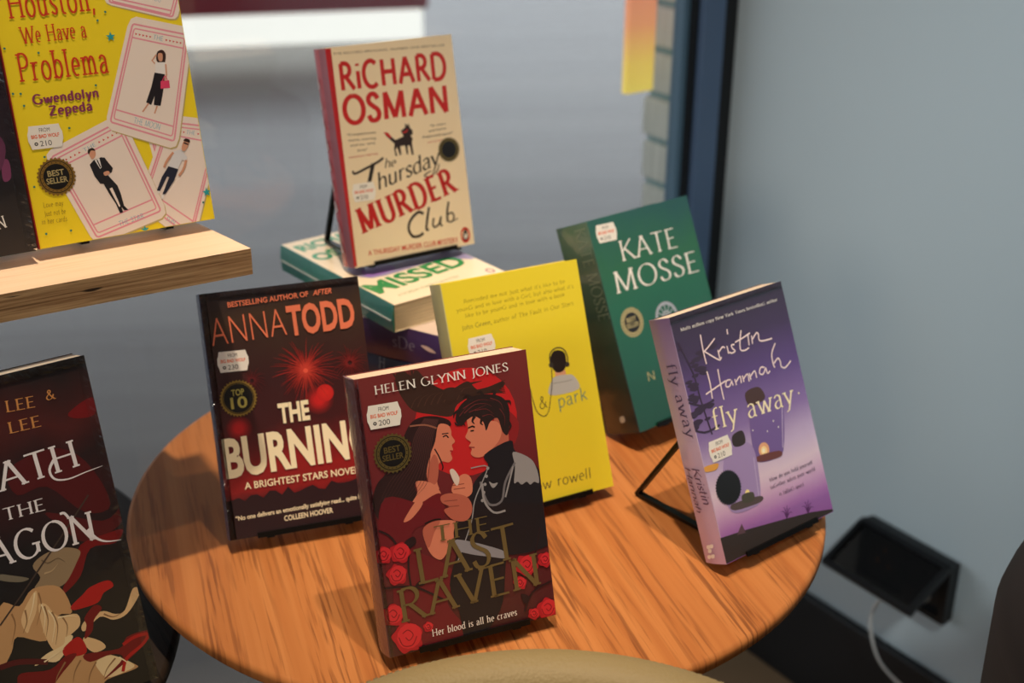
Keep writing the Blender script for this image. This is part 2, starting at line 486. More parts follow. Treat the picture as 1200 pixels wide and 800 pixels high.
        if 'fore' in edges: strip((W/2-.0005, 0, 0), (W/2-.0005, 0, H), (-1, 0, 0), (0, -1, 0), 110)
        if 'spineface' in edges: strip((-W/2-.0012, 0.001, 0), (-W/2-.0012, 0.001, H), (0, min(1, T/w*.8), 0), (-1, 0, 0), 120)
        from_bm('shrink_wrap', bm, film_mat(), self.root)
        return self
def pages(rgb):
    key = ('pages', rgb)
    if key in _mats: return _mats[key]
    mt = mat('page_edges', rgb, .8)
    N, L, b = nodes_of(mt)
    tc = add_node(N, 'ShaderNodeTexCoord'); mp = add_node(N, 'ShaderNodeMapping')
    mp.inputs['Scale'].default_value = (20, 2600, 20)
    nz = add_node(N, 'ShaderNodeTexNoise'); nz.inputs['Scale'].default_value = 1.0
    L.new(tc.outputs['Object'], mp.inputs[0]); L.new(mp.outputs[0], nz.inputs['Vector'])
    dk = tuple(int(v*.80) for v in rgb)
    r = ramp(N, [(.35, dk), (.62, rgb)])
    L.new(nz.outputs['Fac'], r.inputs[0]); L.new(r.outputs[0], b.inputs['Base Color'])
    _mats[key] = mt
    return mt
def film_mat():
    if 'film' in _mats: return _mats['film']
    mt = bpy.data.materials.new('clear_shrink_film')
    mt.use_nodes = True
    N, L = mt.node_tree.nodes, mt.node_tree.links
    N.clear()
    o = add_node(N, 'ShaderNodeOutputMaterial'); mx = add_node(N, 'ShaderNodeMixShader')
    tr = add_node(N, 'ShaderNodeBsdfTransparent'); gl = add_node(N, 'ShaderNodeBsdfGlossy')
    gl.inputs['Roughness'].default_value = .12
    fr = add_node(N, 'ShaderNodeFresnel'); fr.inputs['IOR'].default_value = 1.6
    L.new(fr.outputs[0], mx.inputs[0]); L.new(tr.outputs[0], mx.inputs[1]); L.new(gl.outputs[0], mx.inputs[2])
    L.new(mx.outputs[0], o.inputs[0])
    _mats['film'] = mt
    return mt
def gloss_bump(mt, scale=60, strength=.12):
    """uneven cling film over a printed cover: only the clear coat is bumped"""
    N, L, b = nodes_of(mt)
    tc = add_node(N, 'ShaderNodeTexCoord')
    nz = add_node(N, 'ShaderNodeTexNoise'); nz.inputs['Scale'].default_value = scale
    nz.inputs['Detail'].default_value = 3
    bp = add_node(N, 'ShaderNodeBump'); bp.inputs['Strength'].default_value = strength
    bp.inputs['Distance'].default_value = .004
    L.new(tc.outputs['Object'], nz.inputs['Vector']); L.new(nz.outputs['Fac'], bp.inputs['Height'])
    L.new(bp.outputs[0], b.inputs['Coat Normal'])
    return mt
def cover_mat(name, stops, axis='Z', span=.198, noise=0.0, nscale=18, coat=.7, rough=.45, mottled=None):
    """printed gradient up the cover (span in metres), edges broken by noise"""
    mt = mat(name, stops[0][1], rough, coat)
    _mats.pop((name, tuple(stops[0][1]), rough, coat, 0.0), None)
    N, L, b = nodes_of(mt)
    tc = add_node(N, 'ShaderNodeTexCoord'); sp = add_node(N, 'ShaderNodeSeparateXYZ')
    L.new(tc.outputs['Object'], sp.inputs[0])
    dv = add_node(N, 'ShaderNodeMath', operation='DIVIDE'); dv.inputs[1].default_value = span
    L.new(sp.outputs[axis], dv.inputs[0])
    cur = dv.outputs[0]
    if noise:
        nz = add_node(N, 'ShaderNodeTexNoise'); nz.inputs['Scale'].default_value = nscale; nz.inputs['Detail'].default_value = 5
        L.new(tc.outputs['Object'], nz.inputs['Vector'])
        mm = add_node(N, 'ShaderNodeMath', operation='MULTIPLY_ADD'); mm.inputs[1].default_value = noise; mm.inputs[2].default_value = -noise/2
        L.new(nz.outputs['Fac'], mm.inputs[0])
        ad = add_node(N, 'ShaderNodeMath', operation='ADD')
        L.new(cur, ad.inputs[0]); L.new(mm.outputs[0], ad.inputs[1]); cur = ad.outputs[0]
    r = ramp(N, stops)
    L.new(cur, r.inputs[0])
    L.new(r.outputs[0], b.inputs['Base Color'])
    return gloss_bump(mt)
def stand_matrix(x, y, z, yaw, lean):
    return Matrix.Translation((x, y, z+TZ)) @ Matrix.Rotation(yaw, 4, 'Z') @ Matrix.Rotation(-lean, 4, 'X')
def flat_matrix(x, y, z, ang, W):
    """a book lying on its back, front cover up; (x, y) is the near end of its spine edge, z the cover top"""
    up = Vector((-math.cos(ang), -math.sin(ang), 0)); rt = Vector((-math.sin(ang), math.cos(ang), 0)); back = Vector((0, 0, -1))
    m = Matrix.Identity(4)
    o = Vector((x, y, z+TZ))+rt*(W/2)
    for i in range(3):
        m[i][0] = rt[i]; m[i][1] = back[i]; m[i][2] = up[i]; m[i][3] = o[i]
    return m

# ------------------------------------------------------------------ the setting
CX, CY = 0.3089, 1.8529                     # corner of window and right wall
WD = Vector((-0.8154, -0.5789, 0))          # along the window, away from the wall
WO = Vector((-0.5789, 0.8154, 0))           # outdoors
def wframe():
    m = Matrix.Identity(4)
    for i in range(3):
        m[i][0] = -WD[i]; m[i][1] = WO[i]; m[i][2] = (0, 0, 1)[i]
    m[0][3], m[1][3] = CX, CY
    return m
WM = wframe()                               # local x: towards/into the wall, y: outdoors, z: up (window plane is y = 0)

wall_m = mat('painted_wall', (202, 213, 217), .75)
N, L, b = nodes_of(wall_m)
nz = add_node(N, 'ShaderNodeTexNoise'); nz.inputs['Scale'].default_value = 2.2; nz.inputs['Detail'].default_value = 4
r = ramp(N, [(.35, (200, 211, 215)), (.65, (205, 216, 220))])
L.new(nz.outputs['Fac'], r.inputs[0]); L.new(r.outputs[0], b.inputs['Base Color'])
bm = bmesh.new(); box(bm, (0, -4.0, 0), (.12, 0.06, 2.9))
o = from_bm('wall_right', bm, wall_m, kind='structure'); o.matrix_world = WM
bm = bmesh.new(); box(bm, (-.014, -4.0, 0), (-.0005, -.005, .165)); bevel(bm, .003)
o = from_bm('baseboard_right', bm, mat('black_baseboard', (20, 21, 24), .5), kind='structure'); o.matrix_world = WM

floor_m = mat('brown_floor', (126, 100, 74), .7)
N, L, b = nodes_of(floor_m)
nz = add_node(N, 'ShaderNodeTexNoise'); nz.inputs['Scale'].default_value = 9; nz.inputs['Detail'].default_value = 6
r = ramp(N, [(.3, (112, 88, 64)), (.7, (138, 110, 82))])
L.new(nz.outputs['Fac'], r.inputs[0]); L.new(r.outputs[0], b.inputs['Base Color'])
bm = bmesh.new(); box(bm, (-4.5, -4.0, -.1), (.1, 0.03, 0))
o = from_bm('floor', bm, floor_m, kind='structure'); o.matrix_world = WM

bm = bmesh.new(); box(bm, (-4.5, -4.0, 2.9), (.12, .06, 3.0))
o = from_bm('ceiling', bm, mat('ceiling_paint', (150, 146, 140), .8), kind='structure'); o.matrix_world = WM
wm2 = mat('shop_wall', (150, 138, 126), .8)
bm = bmesh.new(); box(bm, (-4.6, -4.12, -.1), (.12, -4.0, 3.0))
o = from_bm('wall_back', bm, wm2, kind='structure'); o.matrix_world = WM
bm = bmesh.new(); box(bm, (-4.62, -4.12, -.1), (-4.5, .06, 3.0))
o = from_bm('wall_left', bm, wm2, kind='structure'); o.matrix_world = WM
# pavement outside the window: pale slabs in rows that run along the shop front
pv = mat('paving', (128, 124, 122), .27, 0, 0, .8)
N, L, b = nodes_of(pv)
tc = add_node(N, 'ShaderNodeTexCoord'); rt = add_node(N, 'ShaderNodeMapping'); rt.inputs['Rotation'].default_value = (0, 0, math.radians(28))
mp = add_node(N, 'ShaderNodeMapping'); mp.inputs['Scale'].default_value = (.16, 2.0, 1)
nz = add_node(N, 'ShaderNodeTexNoise'); nz.inputs['Scale'].default_value = 1.2; nz.inputs['Detail'].default_value = 4; nz.inputs['Roughness'].default_value = .55
L.new(tc.outputs['Object'], rt.inputs[0]); L.new(rt.outputs[0], mp.inputs[0]); L.new(mp.outputs[0], nz.inputs['Vector'])
r = ramp(N, [(.34, (112, 100, 94)), (.50, (132, 123, 117)), (.66, (150, 141, 134))])
L.new(nz.outputs['Fac'], r.inputs[0]); L.new(r.outputs[0], b.inputs['Base Color'])
bm = bmesh.new(); box(bm, (-14, .10, -.12), (8, 24, -.02))
o = from_bm('pavement', bm, pv, kind='structure'); o.matrix_world = WM

# window frame of dark blue aluminium and its pane
blue = mat('blue_aluminium', (92, 120, 140), .4)
blue2 = mat('blue_aluminium', (82, 103, 132), .4)
blk = mat('black_gasket', (16, 17, 20), .6)
bm = bmesh.new()
box(bm, (-.026, .000, 0), (-.0005, .03, 2.9), mi=1)
box(bm, (-.0730, -.012, 0), (-.0350, .0, 2.9), mi=2); box(bm, (-.0350, -.002, 0), (-.0262, .0, 2.9), mi=1)
box(bm, (-.0800, .0002, 0), (-.0262, .03, 2.9), mi=1)
box(bm, (-.0905, .010, 0), (-.0802, .03, 2.9), mi=0)
box(bm, (-4.2, -.010, 0.0), (-.0907, .03, .055), mi=0)
box(bm, (-4.2, -.010, 2.78), (-.0907, .03, 2.9), mi=0)
box(bm, (-4.26, -.012, 0), (-4.202, .03, 2.9), mi=0)
wf = from_bm('window_1', bm, [blue, blk, blue2], kind='structure'); wf.matrix_world = WM
gm = bpy.data.materials.new('window_glass'); gm.use_nodes = True
N, L = gm.node_tree.nodes, gm.node_tree.links; N.clear()
oo = add_node(N, 'ShaderNodeOutputMaterial'); mx = add_node(N, 'ShaderNodeMixShader'); tr = add_node(N, 'ShaderNodeBsdfTransparent'); gl = add_node(N, 'ShaderNodeBsdfGlossy')
tr.inputs[0].default_value = (.93, .96, .97, 1); gl.inputs['Roughness'].default_value = .02; mx.inputs[0].default_value = .06
L.new(tr.outputs[0], mx.inputs[1]); L.new(gl.outputs[0], mx.inputs[2]); L.new(mx.outputs[0], oo.inputs[0])
bm = bmesh.new(); box(bm, (-4.2, .022, .055), (-.0907, .028, 2.78))
from_bm('glass_pane', bm, gm, wf)

# pale brick pillar just outside, with the end of an orange and yellow sign
root = empty('brick_pillar'); root.matrix_world = WM @ Matrix.Translation((0, .12, -.02))
tag(root, 'pale whitewashed brick pillar outside the glass beside the blue window frame', 'pillar')
brm = mat('white_brick', (206, 204, 190), .8)
N, L, b = nodes_of(brm)
nz = add_node(N, 'ShaderNodeTexNoise'); nz.inputs['Scale'].default_value = 14; nz.inputs['Detail'].default_value = 6
r = ramp(N, [(.3, (212, 212, 198)), (.7, (240, 237, 224))])
L.new(nz.outputs['Fac'], r.inputs[0]); L.new(r.outputs[0], b.inputs['Base Color'])
PL = .028                                    # left face of the pillar
bm = bmesh.new(); box(bm, (PL+.006, .006, 0), (PL+.30, .094, 2.7))
from_bm('mortar', bm, mat('teal_mortar', (140, 168, 168), .9), root)
bm = bmesh.new()
rnd = random.Random(3)
for k in range(34):
    z0 = k*.0705+.004
    xs = [PL+rnd.uniform(-.005, .003), PL+.11+(.055 if k % 2 else 0), PL+.215+(.055 if k % 2 else 0), PL+.31]
    for xa, xb in zip(xs, xs[1:]):
        if xb-xa < .03: continue
        b2 = bmesh.new(); box(b2, (xa, rnd.uniform(-.003, .003), z0), (xb-.008, .10+rnd.uniform(-.003, .003), z0+.061)); bevel(b2, .006, 2)
        me = bpy.data.meshes.new('tmp'); b2.to_mesh(me); b2.free(); bm.from_mesh(me); bpy.data.meshes.remove(me)
from_bm('brickwork', bm, brm, root)

sign_m = cover_mat('sign_print', [(0, (252, 218, 92)), (.22, (250, 206, 90)), (.5, (248, 160, 104)), (1, (244, 138, 116))], span=.20, coat=.2)
N, L, b = nodes_of(sign_m)                   # a backlit sign
_src = b.inputs['Base Color'].links[0].from_socket
L.new(_src, b.inputs['Emission Color']); b.inputs['Emission Strength'].default_value = .62
root = empty('hanging_sign'); root.matrix_world = WM @ Matrix.Translation((-.023, .142, TZ+.130))
tag(root, 'orange sign fading to yellow at its lower end, hanging outside beside the brick pillar', 'sign')
bm = bmesh.new(); box(bm, (-.052, 0, 0), (.0, .012, .5)); bevel(bm, .002)
from_bm('sign_panel', bm, sign_m, root)
bm = bmesh.new(); box(bm, (-.052, .012, .50), (.06, .020, .515)); box(bm, (-.045, .003, .495), (-.035, .02, .52))
from_bm('sign_bracket', bm, mat('sign_steel', (90, 92, 96), .4, 0, .8), root)

# red stand across the pavement; added glowing strip stands in for gloss on the ground
root = empty('street_stand', (-.43, 6.75, -.02), math.radians(14))
tag(root, 'low dark red stand across the pavement with a glowing strip standing in for ground glare', 'stand')
bm = bmesh.new(); box(bm, (-3.2, 0, .15), (0, .9, .30)); bevel(bm, .02)
from_bm('stand_body', bm, mat('red_panel', (140, 26, 42), .45), root)
bm = bmesh.new(); box(bm, (-3.2, -.02, .30), (.02, .92, .33)); bevel(bm, .02)
from_bm('counter_top', bm, mat('red_panel', (120, 24, 38), .4), root)
em = mat('glowing_glare', (255, 250, 238), .5)
nodes_of(em)[2].inputs['Emission Color'].default_value = (1, .96, .87, 1); nodes_of(em)[2].inputs['Emission Strength'].default_value = .85
bm = bmesh.new(); box(bm, (-3.15, .02, 0), (-.03, .88, .15))
from_bm('glare_strip', bm, em, root)

# ------------------------------------------------------------------ tables
def wood_mat(name, light, mid, dark, pore, ang, coat=0.0):
    mt = mat(name, mid, .62, coat, 0, .12)
    N, L, b = nodes_of(mt)
    tc = add_node(N, 'ShaderNodeTexCoord')
    rot = add_node(N, 'ShaderNodeMapping'); rot.inputs['Rotation'].default_value = (0, 0, ang)
    L.new(tc.outputs['Object'], rot.inputs[0])
    def noise(scale, det, vec, dist=0.0):
        m_ = add_node(N, 'ShaderNodeMapping'); m_.inputs['Scale'].default_value = vec
        n_ = add_node(N, 'ShaderNodeTexNoise'); n_.inputs['Scale'].default_value = scale; n_.inputs['Detail'].default_value = det; n_.inputs['Distortion'].default_value = dist
        L.new(rot.outputs[0], m_.inputs[0]); L.new(m_.outputs[0], n_.inputs['Vector'])
        return n_
    n1 = noise(1, 5, (1.2, 95, 1), .15)
    r1 = ramp(N, [(.28, dark), (.50, mid), (.72, light)]); L.new(n1.outputs['Fac'], r1.inputs[0])
    n2 = noise(1, 2, (13, 300, 1))
    r2 = ramp(N, [(.50, (0, 0, 0)), (.62, (255, 255, 255))]); L.new(n2.outputs['Fac'], r2.inputs[0])
    n3 = noise(1, 2, (2.2, 38, 1))
    r3 = ramp(N, [(.36, (40, 40, 40)), (.60, (255, 255, 255))]); L.new(n3.outputs['Fac'], r3.inputs[0])
    mu = add_node(N, 'ShaderNodeMath', operation='MULTIPLY'); L.new(r2.outputs[0], mu.inputs[0]); L.new(r3.outputs[0], mu.inputs[1])
    mu2 = add_node(N, 'ShaderNodeMath', operation='MULTIPLY'); mu2.inputs[1].default_value = .75; L.new(mu.outputs[0], mu2.inputs[0])
    mx = add_node(N, 'ShaderNodeMix', data_type='RGBA'); mx.inputs[7].default_value = lin(pore)
    L.new(mu2.outputs[0], mx.inputs[0]); L.new(r1.outputs[0], mx.inputs[6]); L.new(mx.outputs[2], b.inputs['Base Color'])
    bp = add_node(N, 'ShaderNodeBump'); bp.inputs['Strength'].default_value = .15; bp.inputs['Distance'].default_value = .001; bp.invert = True
    L.new(mu.outputs[0], bp.inputs['Height']); L.new(bp.outputs[0], b.inputs['Normal'])
    return mt
def cafe_table(label, x, y, ztop, R, topm, metal):
    root = empty('cafe_table', (x, y, 0)); tag(root, label, 'table')
    bm = bmesh.new()
    lathe(bm, [(0, ztop), (R-.004, ztop), (R-.001, ztop-.0012), (R, ztop-.004), (R, ztop-.009), (R-.003, ztop-.013), (R-.022, ztop-.019), (0, ztop-.019)], 128)
    t = from_bm('tabletop', bm, topm, root)
    for p in t.data.polygons: p.use_smooth = abs(p.normal.z) < .98
    bm = bmesh.new(); lathe(bm, [(0, .018), (.03, .018), (.028, .06), (.028, ztop-.03), (.09, ztop-.0195), (0, ztop-.0192)], 32)
    from_bm('column', bm, metal, root, True)
    bm = bmesh.new(); lathe(bm, [(0, 0), (.21, 0), (.21, .008), (.19, .014), (.035, .022), (0, .022)], 64)
    from_bm('foot_plate', bm, metal, root, True)
    return root
oak = wood_mat('oak_veneer', (188, 124, 72), (177, 112, 62), (163, 98, 52), (112, 64, 36), math.radians(72))
black_steel = mat('black_steel', (24, 24, 26), .45, 0, .6)
cafe_table('round orange oak table with the paperbacks displayed on it', -.02866, 1.0129, TZ, .300, oak, black_steel)
dark_wood = wood_mat('dark_stained_wood', (58, 46, 38), (48, 38, 31), (38, 30, 25), (24, 19, 16), math.radians(60))
cafe_table('dark round table under the black dragon novel, tucked beneath the oak table edge', -.6234, .8165, TZ-.045, .3647, dark_wood, black_steel)

# ------------------------------------------------------------------ plywood shelf at the left
SZ = TZ+.2495
root = empty('plywood_shelf', (-.1952, .9271, 0)); tag(root, 'pale birch plywood shelf with rough layered edge, upper left, carrying two books', 'shelf')
plyt = wood_mat('birch_face', (250, 220, 192), (247, 216, 186), (243, 210, 180), (240, 206, 174), math.radians(148))
plye = mat('ply_edge', (196, 158, 112), .8)
N, L, b = nodes_of(plye)
tc = add_node(N, 'ShaderNodeTexCoord')
mp = add_node(N, 'ShaderNodeMapping'); mp.inputs['Scale'].default_value = (9, 9, 420)
nz = add_node(N, 'ShaderNodeTexNoise'); nz.inputs['Scale'].default_value = 1; nz.inputs['Detail'].default_value = 5; nz.inputs['Roughness'].default_value = .65
L.new(tc.outputs['Object'], mp.inputs[0]); L.new(mp.outputs[0], nz.inputs['Vector'])
r = ramp(N, [(.30, (96, 66, 40)), (.42, (160, 122, 82)), (.55, (200, 162, 116)), (.75, (224, 192, 146))])
L.new(nz.outputs['Fac'], r.inputs[0])
mp2 = add_node(N, 'ShaderNodeMapping'); mp2.inputs['Scale'].default_value = (26, 26, 300)
nz2 = add_node(N, 'ShaderNodeTexNoise'); nz2.inputs['Scale'].default_value = 1; nz2.inputs['Detail'].default_value = 2
L.new(tc.outputs['Object'], mp2.inputs[0]); L.new(mp2.outputs[0], nz2.inputs['Vector'])
r2 = ramp(N, [(.66, (0, 0, 0)), (.72, (255, 255, 255))]); L.new(nz2.outputs['Fac'], r2.inputs[0])
mx = add_node(N, 'ShaderNodeMix', data_type='RGBA'); mx.inputs[7].default_value = lin((46, 30, 18))
L.new(r2.outputs[0], mx.inputs[0]); L.new(r.outputs[0], mx.inputs[6]); L.new(mx.outputs[2], b.inputs['Base Color'])
A0 = Vector((0, 0)); dF = Vector((-.1530, -.0950)).normalized(); dS = Vector((-.0566, .0487)).normalized()
dS = (dS*.62+Vector((dF.y, -dF.x))*.38).normalized()
LEN, DEP = .98, .20
cs = [A0, A0+dF*LEN, A0+dF*LEN+dS*DEP, A0+dS*DEP]
bm = bmesh.new()
lo = [bm.verts.new((p.x, p.y, SZ-.0205)) for p in cs]; hi = [bm.verts.new((p.x, p.y, SZ)) for p in cs]
f = bm.faces.new(hi); f2 = bm.faces.new(lo[::-1])
for i in range(4):
    j = (i+1) % 4; q = bm.faces.new([lo[i], lo[j], hi[j], hi[i]]); q.material_index = 1
bmesh.ops.recalc_face_normals(bm, faces=bm.faces)
from_bm('shelf_board', bm, [plyt, plye], root)
# its upright, beyond the left of the view
bm = bmesh.new()
p0 = A0+dF*(LEN+.001)
M = Matrix.Translation((p0.x, p0.y, 0)) @ Matrix.Rotation(math.atan2(dF.y, dF.x), 4, 'Z')
box(bm, (0, -DEP, 0), (.02, .04, SZ+.30), M)
from_bm('upright', bm, [plyt], root)

# ------------------------------------------------------------------ upholstered chairs
def tub_chair(label, x, y, rz, R, ztop, zseat, leather, seam_m, roll=.026, span=108, group=None, piping=True):
    """barrel chair: the back curves around the -X..+X arc whose middle faces local +Y"""
    root = empty('tub_chair', (x, y, 0), rz); tag(root, label, 'chair', group)
    bm = bmesh.new(); n = 56; rings = []
    def prof(k):
        # closed section of the back shell: outer wall, rolled top, inner wall
        P = [(R-.012, zseat-.16), (R-.002, zseat), (R, ztop-roll)]
        for i in range(7):
            a = math.pi*i/6*1.0
            P.append((R-roll+roll*math.cos(a*.999), ztop-roll+roll*math.sin(a)))
        P += [(R-2*roll-.004, ztop-roll-.05), (R-2*roll-.016, zseat), (R-2*roll-.016, zseat-.16)]
        drop = .10*max(0, abs(k)-.45)**1.6/.4
        return [(r_, z_-(drop if z_ > zseat+.02 else 0)) for r_, z_ in P]
    for i in range(n+1):
        k = -1+2*i/n
        a = math.radians(90+span*k)
        rings.append([bm.verts.new((r_*math.cos(a), r_*math.sin(a), z_)) for r_, z_ in prof(k)])
    for A, B in zip(rings, rings[1:]):
        for j in range(len(A)-1): bm.faces.new([A[j], B[j], B[j+1], A[j+1]])
        bm.faces.new([A[-1], B[-1], B[0], A[0]])
    bm.faces.new(rings[0][::-1]); bm.faces.new(rings[-1])
    bmesh.ops.recalc_face_normals(bm, faces=bm.faces)
    bk_ = from_bm('backrest', bm, leather, root, True)
    if piping:                                   # a line of stitches along the outer edge of the roll
        bm = bmesh.new()
        for i in range(150):
            k = -.96+1.92*i/149
            a0 = math.radians(90+span*k); a1 = a0+math.radians(span*.0075)
            q = prof(k)[4]
            rr, zz = q[0]+.0004, q[1]+.0005
            bar(bm, (rr*math.cos(a0), rr*math.sin(a0), zz), (rr*math.cos(a1), rr*math.sin(a1), zz), .0018, .0014)
        from_bm('stitching', bm, seam_m, bk_)
    bm = bmesh.new(); ri = R-2*roll-.020
    lathe(bm, [(0, zseat-.14), (ri-.02, zseat-.14), (ri, zseat-.12), (ri, zseat-.02), (ri-.03, zseat+.012), (ri*.5, zseat+.022), (0, zseat+.024)], 48)
    from_bm('seat', bm, leather, root, True)
    for sx in (-1, 1):
        for sy in (-1, 1):
            bm = bmesh.new(); tube(bm, [(sx*R*.62, sy*R*.62, 0), (sx*R*.55, sy*R*.55, zseat-.135)], [.011, .017], 12)
            from_bm('leg', bm, mat('dark_chair_leg', (40, 30, 24), .5), root, True)
    return root
lea = mat('beige_leather', (146, 128, 88), .6, 0)
N, L, b = nodes_of(lea)
tc = add_node(N, 'ShaderNodeTexCoord')
vo = add_node(N, 'ShaderNodeTexVoronoi'); vo.inputs['Scale'].default_value = 420
nz = add_node(N, 'ShaderNodeTexNoise'); nz.inputs['Scale'].default_value = 160
bp = add_node(N, 'ShaderNodeBump'); bp.inputs['Strength'].default_value = .25; bp.inputs['Distance'].default_value = .0012
L.new(tc.outputs['Object'], vo.inputs['Vector']); L.new(tc.outputs['Object'], nz.inputs['Vector'])
ad = add_node(N, 'ShaderNodeMath', operation='ADD'); L.new(vo.outputs['Distance'], ad.inputs[0]); L.new(nz.outputs['Fac'], ad.inputs[1])
L.new(ad.outputs[0], bp.inputs['Height']); L.new(bp.outputs[0], b.inputs['Normal'])
tub_chair('beige leather tub chair with stitched rim, its back against the oak table', .0239, .4985, 0, .2085, TZ+.067, TZ-.29, lea, mat('stitch_thread', (112, 98, 66), .7))
fab = mat('dark_brown_fabric', (24, 16, 16), .95)
tub_chair('dark brown upholstered chair at the right edge, near the wall socket', .618, .735, math.radians(75), .27, TZ+.035, TZ-.28, fab, None, roll=.034, piping=False)

# ------------------------------------------------------------------ wall socket with its smoked lid raised
SM = WM @ Matrix.Translation((0, 0, 0))
def wl(s, z): return (0, -s, z)              # s metres along the wall from the window corner
S0, S1, Z0, Z1 = .3355, .485, .258, .348
root = empty('wall_socket'); root.matrix_world = WM @ Matrix.Translation((0, -(S0+S1)/2, (Z0+Z1)/2))
tag(root, 'black double wall socket with raised smoked lid, above the black baseboard', 'socket')
hw, hh = (S1-S0)/2, (Z1-Z0)/2
sock_m = mat('black_plastic', (18, 18, 20), .35)
bm = bmesh.new()
box(bm, (-.012, -hw, -hh), (-.0005, hw, hh)); bevel(bm, .003)
from_bm('back_plate', bm, sock_m, root)
bm = bmesh.new()
for (a, c) in (((-.022, -hw, -hh), (-.012, -hw+.010, hh)), ((-.022, hw-.010, -hh), (-.012, hw, hh)), ((-.022, -hw+.010, hh-.010), (-.012, hw-.010, hh)), ((-.022, -hw+.010, -hh), (-.012, hw-.010, -hh+.008))): box(bm, a, c)
from_bm('rim', bm, sock_m, root)
for q in (-.034, .034):
    bm = bmesh.new(); box(bm, (-.0165, q-.028, -.028), (-.0122, q+.028, .030)); bevel(bm, .003)
    so = from_bm('outlet', bm, mat('dark_outlet', (34, 33, 34), .3), root)
    bm = bmesh.new()
    for (yy, zz) in ((-.010, -.008), (.010, -.008), (0, .013)): box(bm, (-.0175, q+yy-.003, zz-.005), (-.0166, q+yy+.003, zz+.005))
    from_bm('contact', bm, mat('brass_contact', (214, 172, 96), .25, 0, 1), so)
# the lid, hinged at the top and pushed up by the plug
th = math.radians(30); LL = .088
LM = Matrix.Translation((-.020, 0, hh)) @ Matrix.Rotation(math.pi/2-th, 4, 'Y')
# local lid: x outwards/down along the lid is -Z, thickness along X
bm = bmesh.new()
lidv = lambda a, w_, t: LM @ Vector((t, w_, -a))
def lidbox(a0, a1, w0, w1, t0, t1, bm):
    vs = [bm.verts.new(lidv(a, w_, t)) for t in (t0, t1) for w_ in (w0, w1) for a in (a0, a1)]
    for f in ((0, 2, 3, 1), (4, 5, 7, 6), (0, 1, 5, 4), (2, 6, 7, 3), (0, 4, 6, 2), (1, 3, 7, 5)): bm.faces.new([vs[i] for i in f])
lidbox(0, .007, -hw, hw, -.004, .004, bm); lidbox(LL-.007, LL, -hw, hw, -.006, .004, bm)
lidbox(.007, LL-.007, -hw, -hw+.007, -.006, .004, bm); lidbox(.007, LL-.007, hw-.007, hw, -.006, .004, bm)
bmesh.ops.recalc_face_normals(bm, faces=bm.faces)
lid = from_bm('lid', bm, sock_m, root)
smk = bpy.data.materials.new('smoked_plastic'); smk.use_nodes = True
N, L = smk.node_tree.nodes, smk.node_tree.links; N.clear()
oo = add_node(N, 'ShaderNodeOutputMaterial'); mx = add_node(N, 'ShaderNodeMixShader'); tr = add_node(N, 'ShaderNodeBsdfTransparent'); gl = add_node(N, 'ShaderNodeBsdfGlossy')
tr.inputs[0].default_value = (.27, .25, .23, 1); gl.inputs['Roughness'].default_value = .08; mx.inputs[0].default_value = .07
L.new(tr.outputs[0], mx.inputs[1]); L.new(gl.outputs[0], mx.inputs[2]); L.new(mx.outputs[0], oo.inputs[0])
bm = bmesh.new(); lidbox(.007, LL-.007, -hw+.007, hw-.007, 0, .002, bm); bmesh.ops.recalc_face_normals(bm, faces=bm.faces)
from_bm('window', bm, smk, lid)
# white charging lead plugged into it
root = empty('charging_lead'); root.matrix_world = WM @ Matrix.Translation((0, -(S0+S1)/2+.012, (Z0+Z1)/2))
tag(root, 'white charging lead hanging from the black wall socket', 'cable')
bm = bmesh.new(); box(bm, (-.052, -.062, -.022), (-.0178, -.036, .012)); bevel(bm, .004)
from_bm('plug', bm, mat('grey_plug', (120, 112, 104), .4), root, False)
bm = bmesh.new()
pts = [tuple(p) for p in catmull([(-.040, -.048, -.0225), (-.044, -.036, -.031), (-.054, -.012, -.034), (-.060, -.004, -.050), (-.060, -.004, -.083), (-.060, -.025, -.123), (-.060, -.070, -.140), (-.058, -.130, -.150), (-.050, -.200, -.210), (-.045, -.240, -.3005)], False, 6)]
tube(bm, pts, .0022, 8)
from_bm('cord', bm, mat('white_cord', (226, 222, 216), .45), root, True)

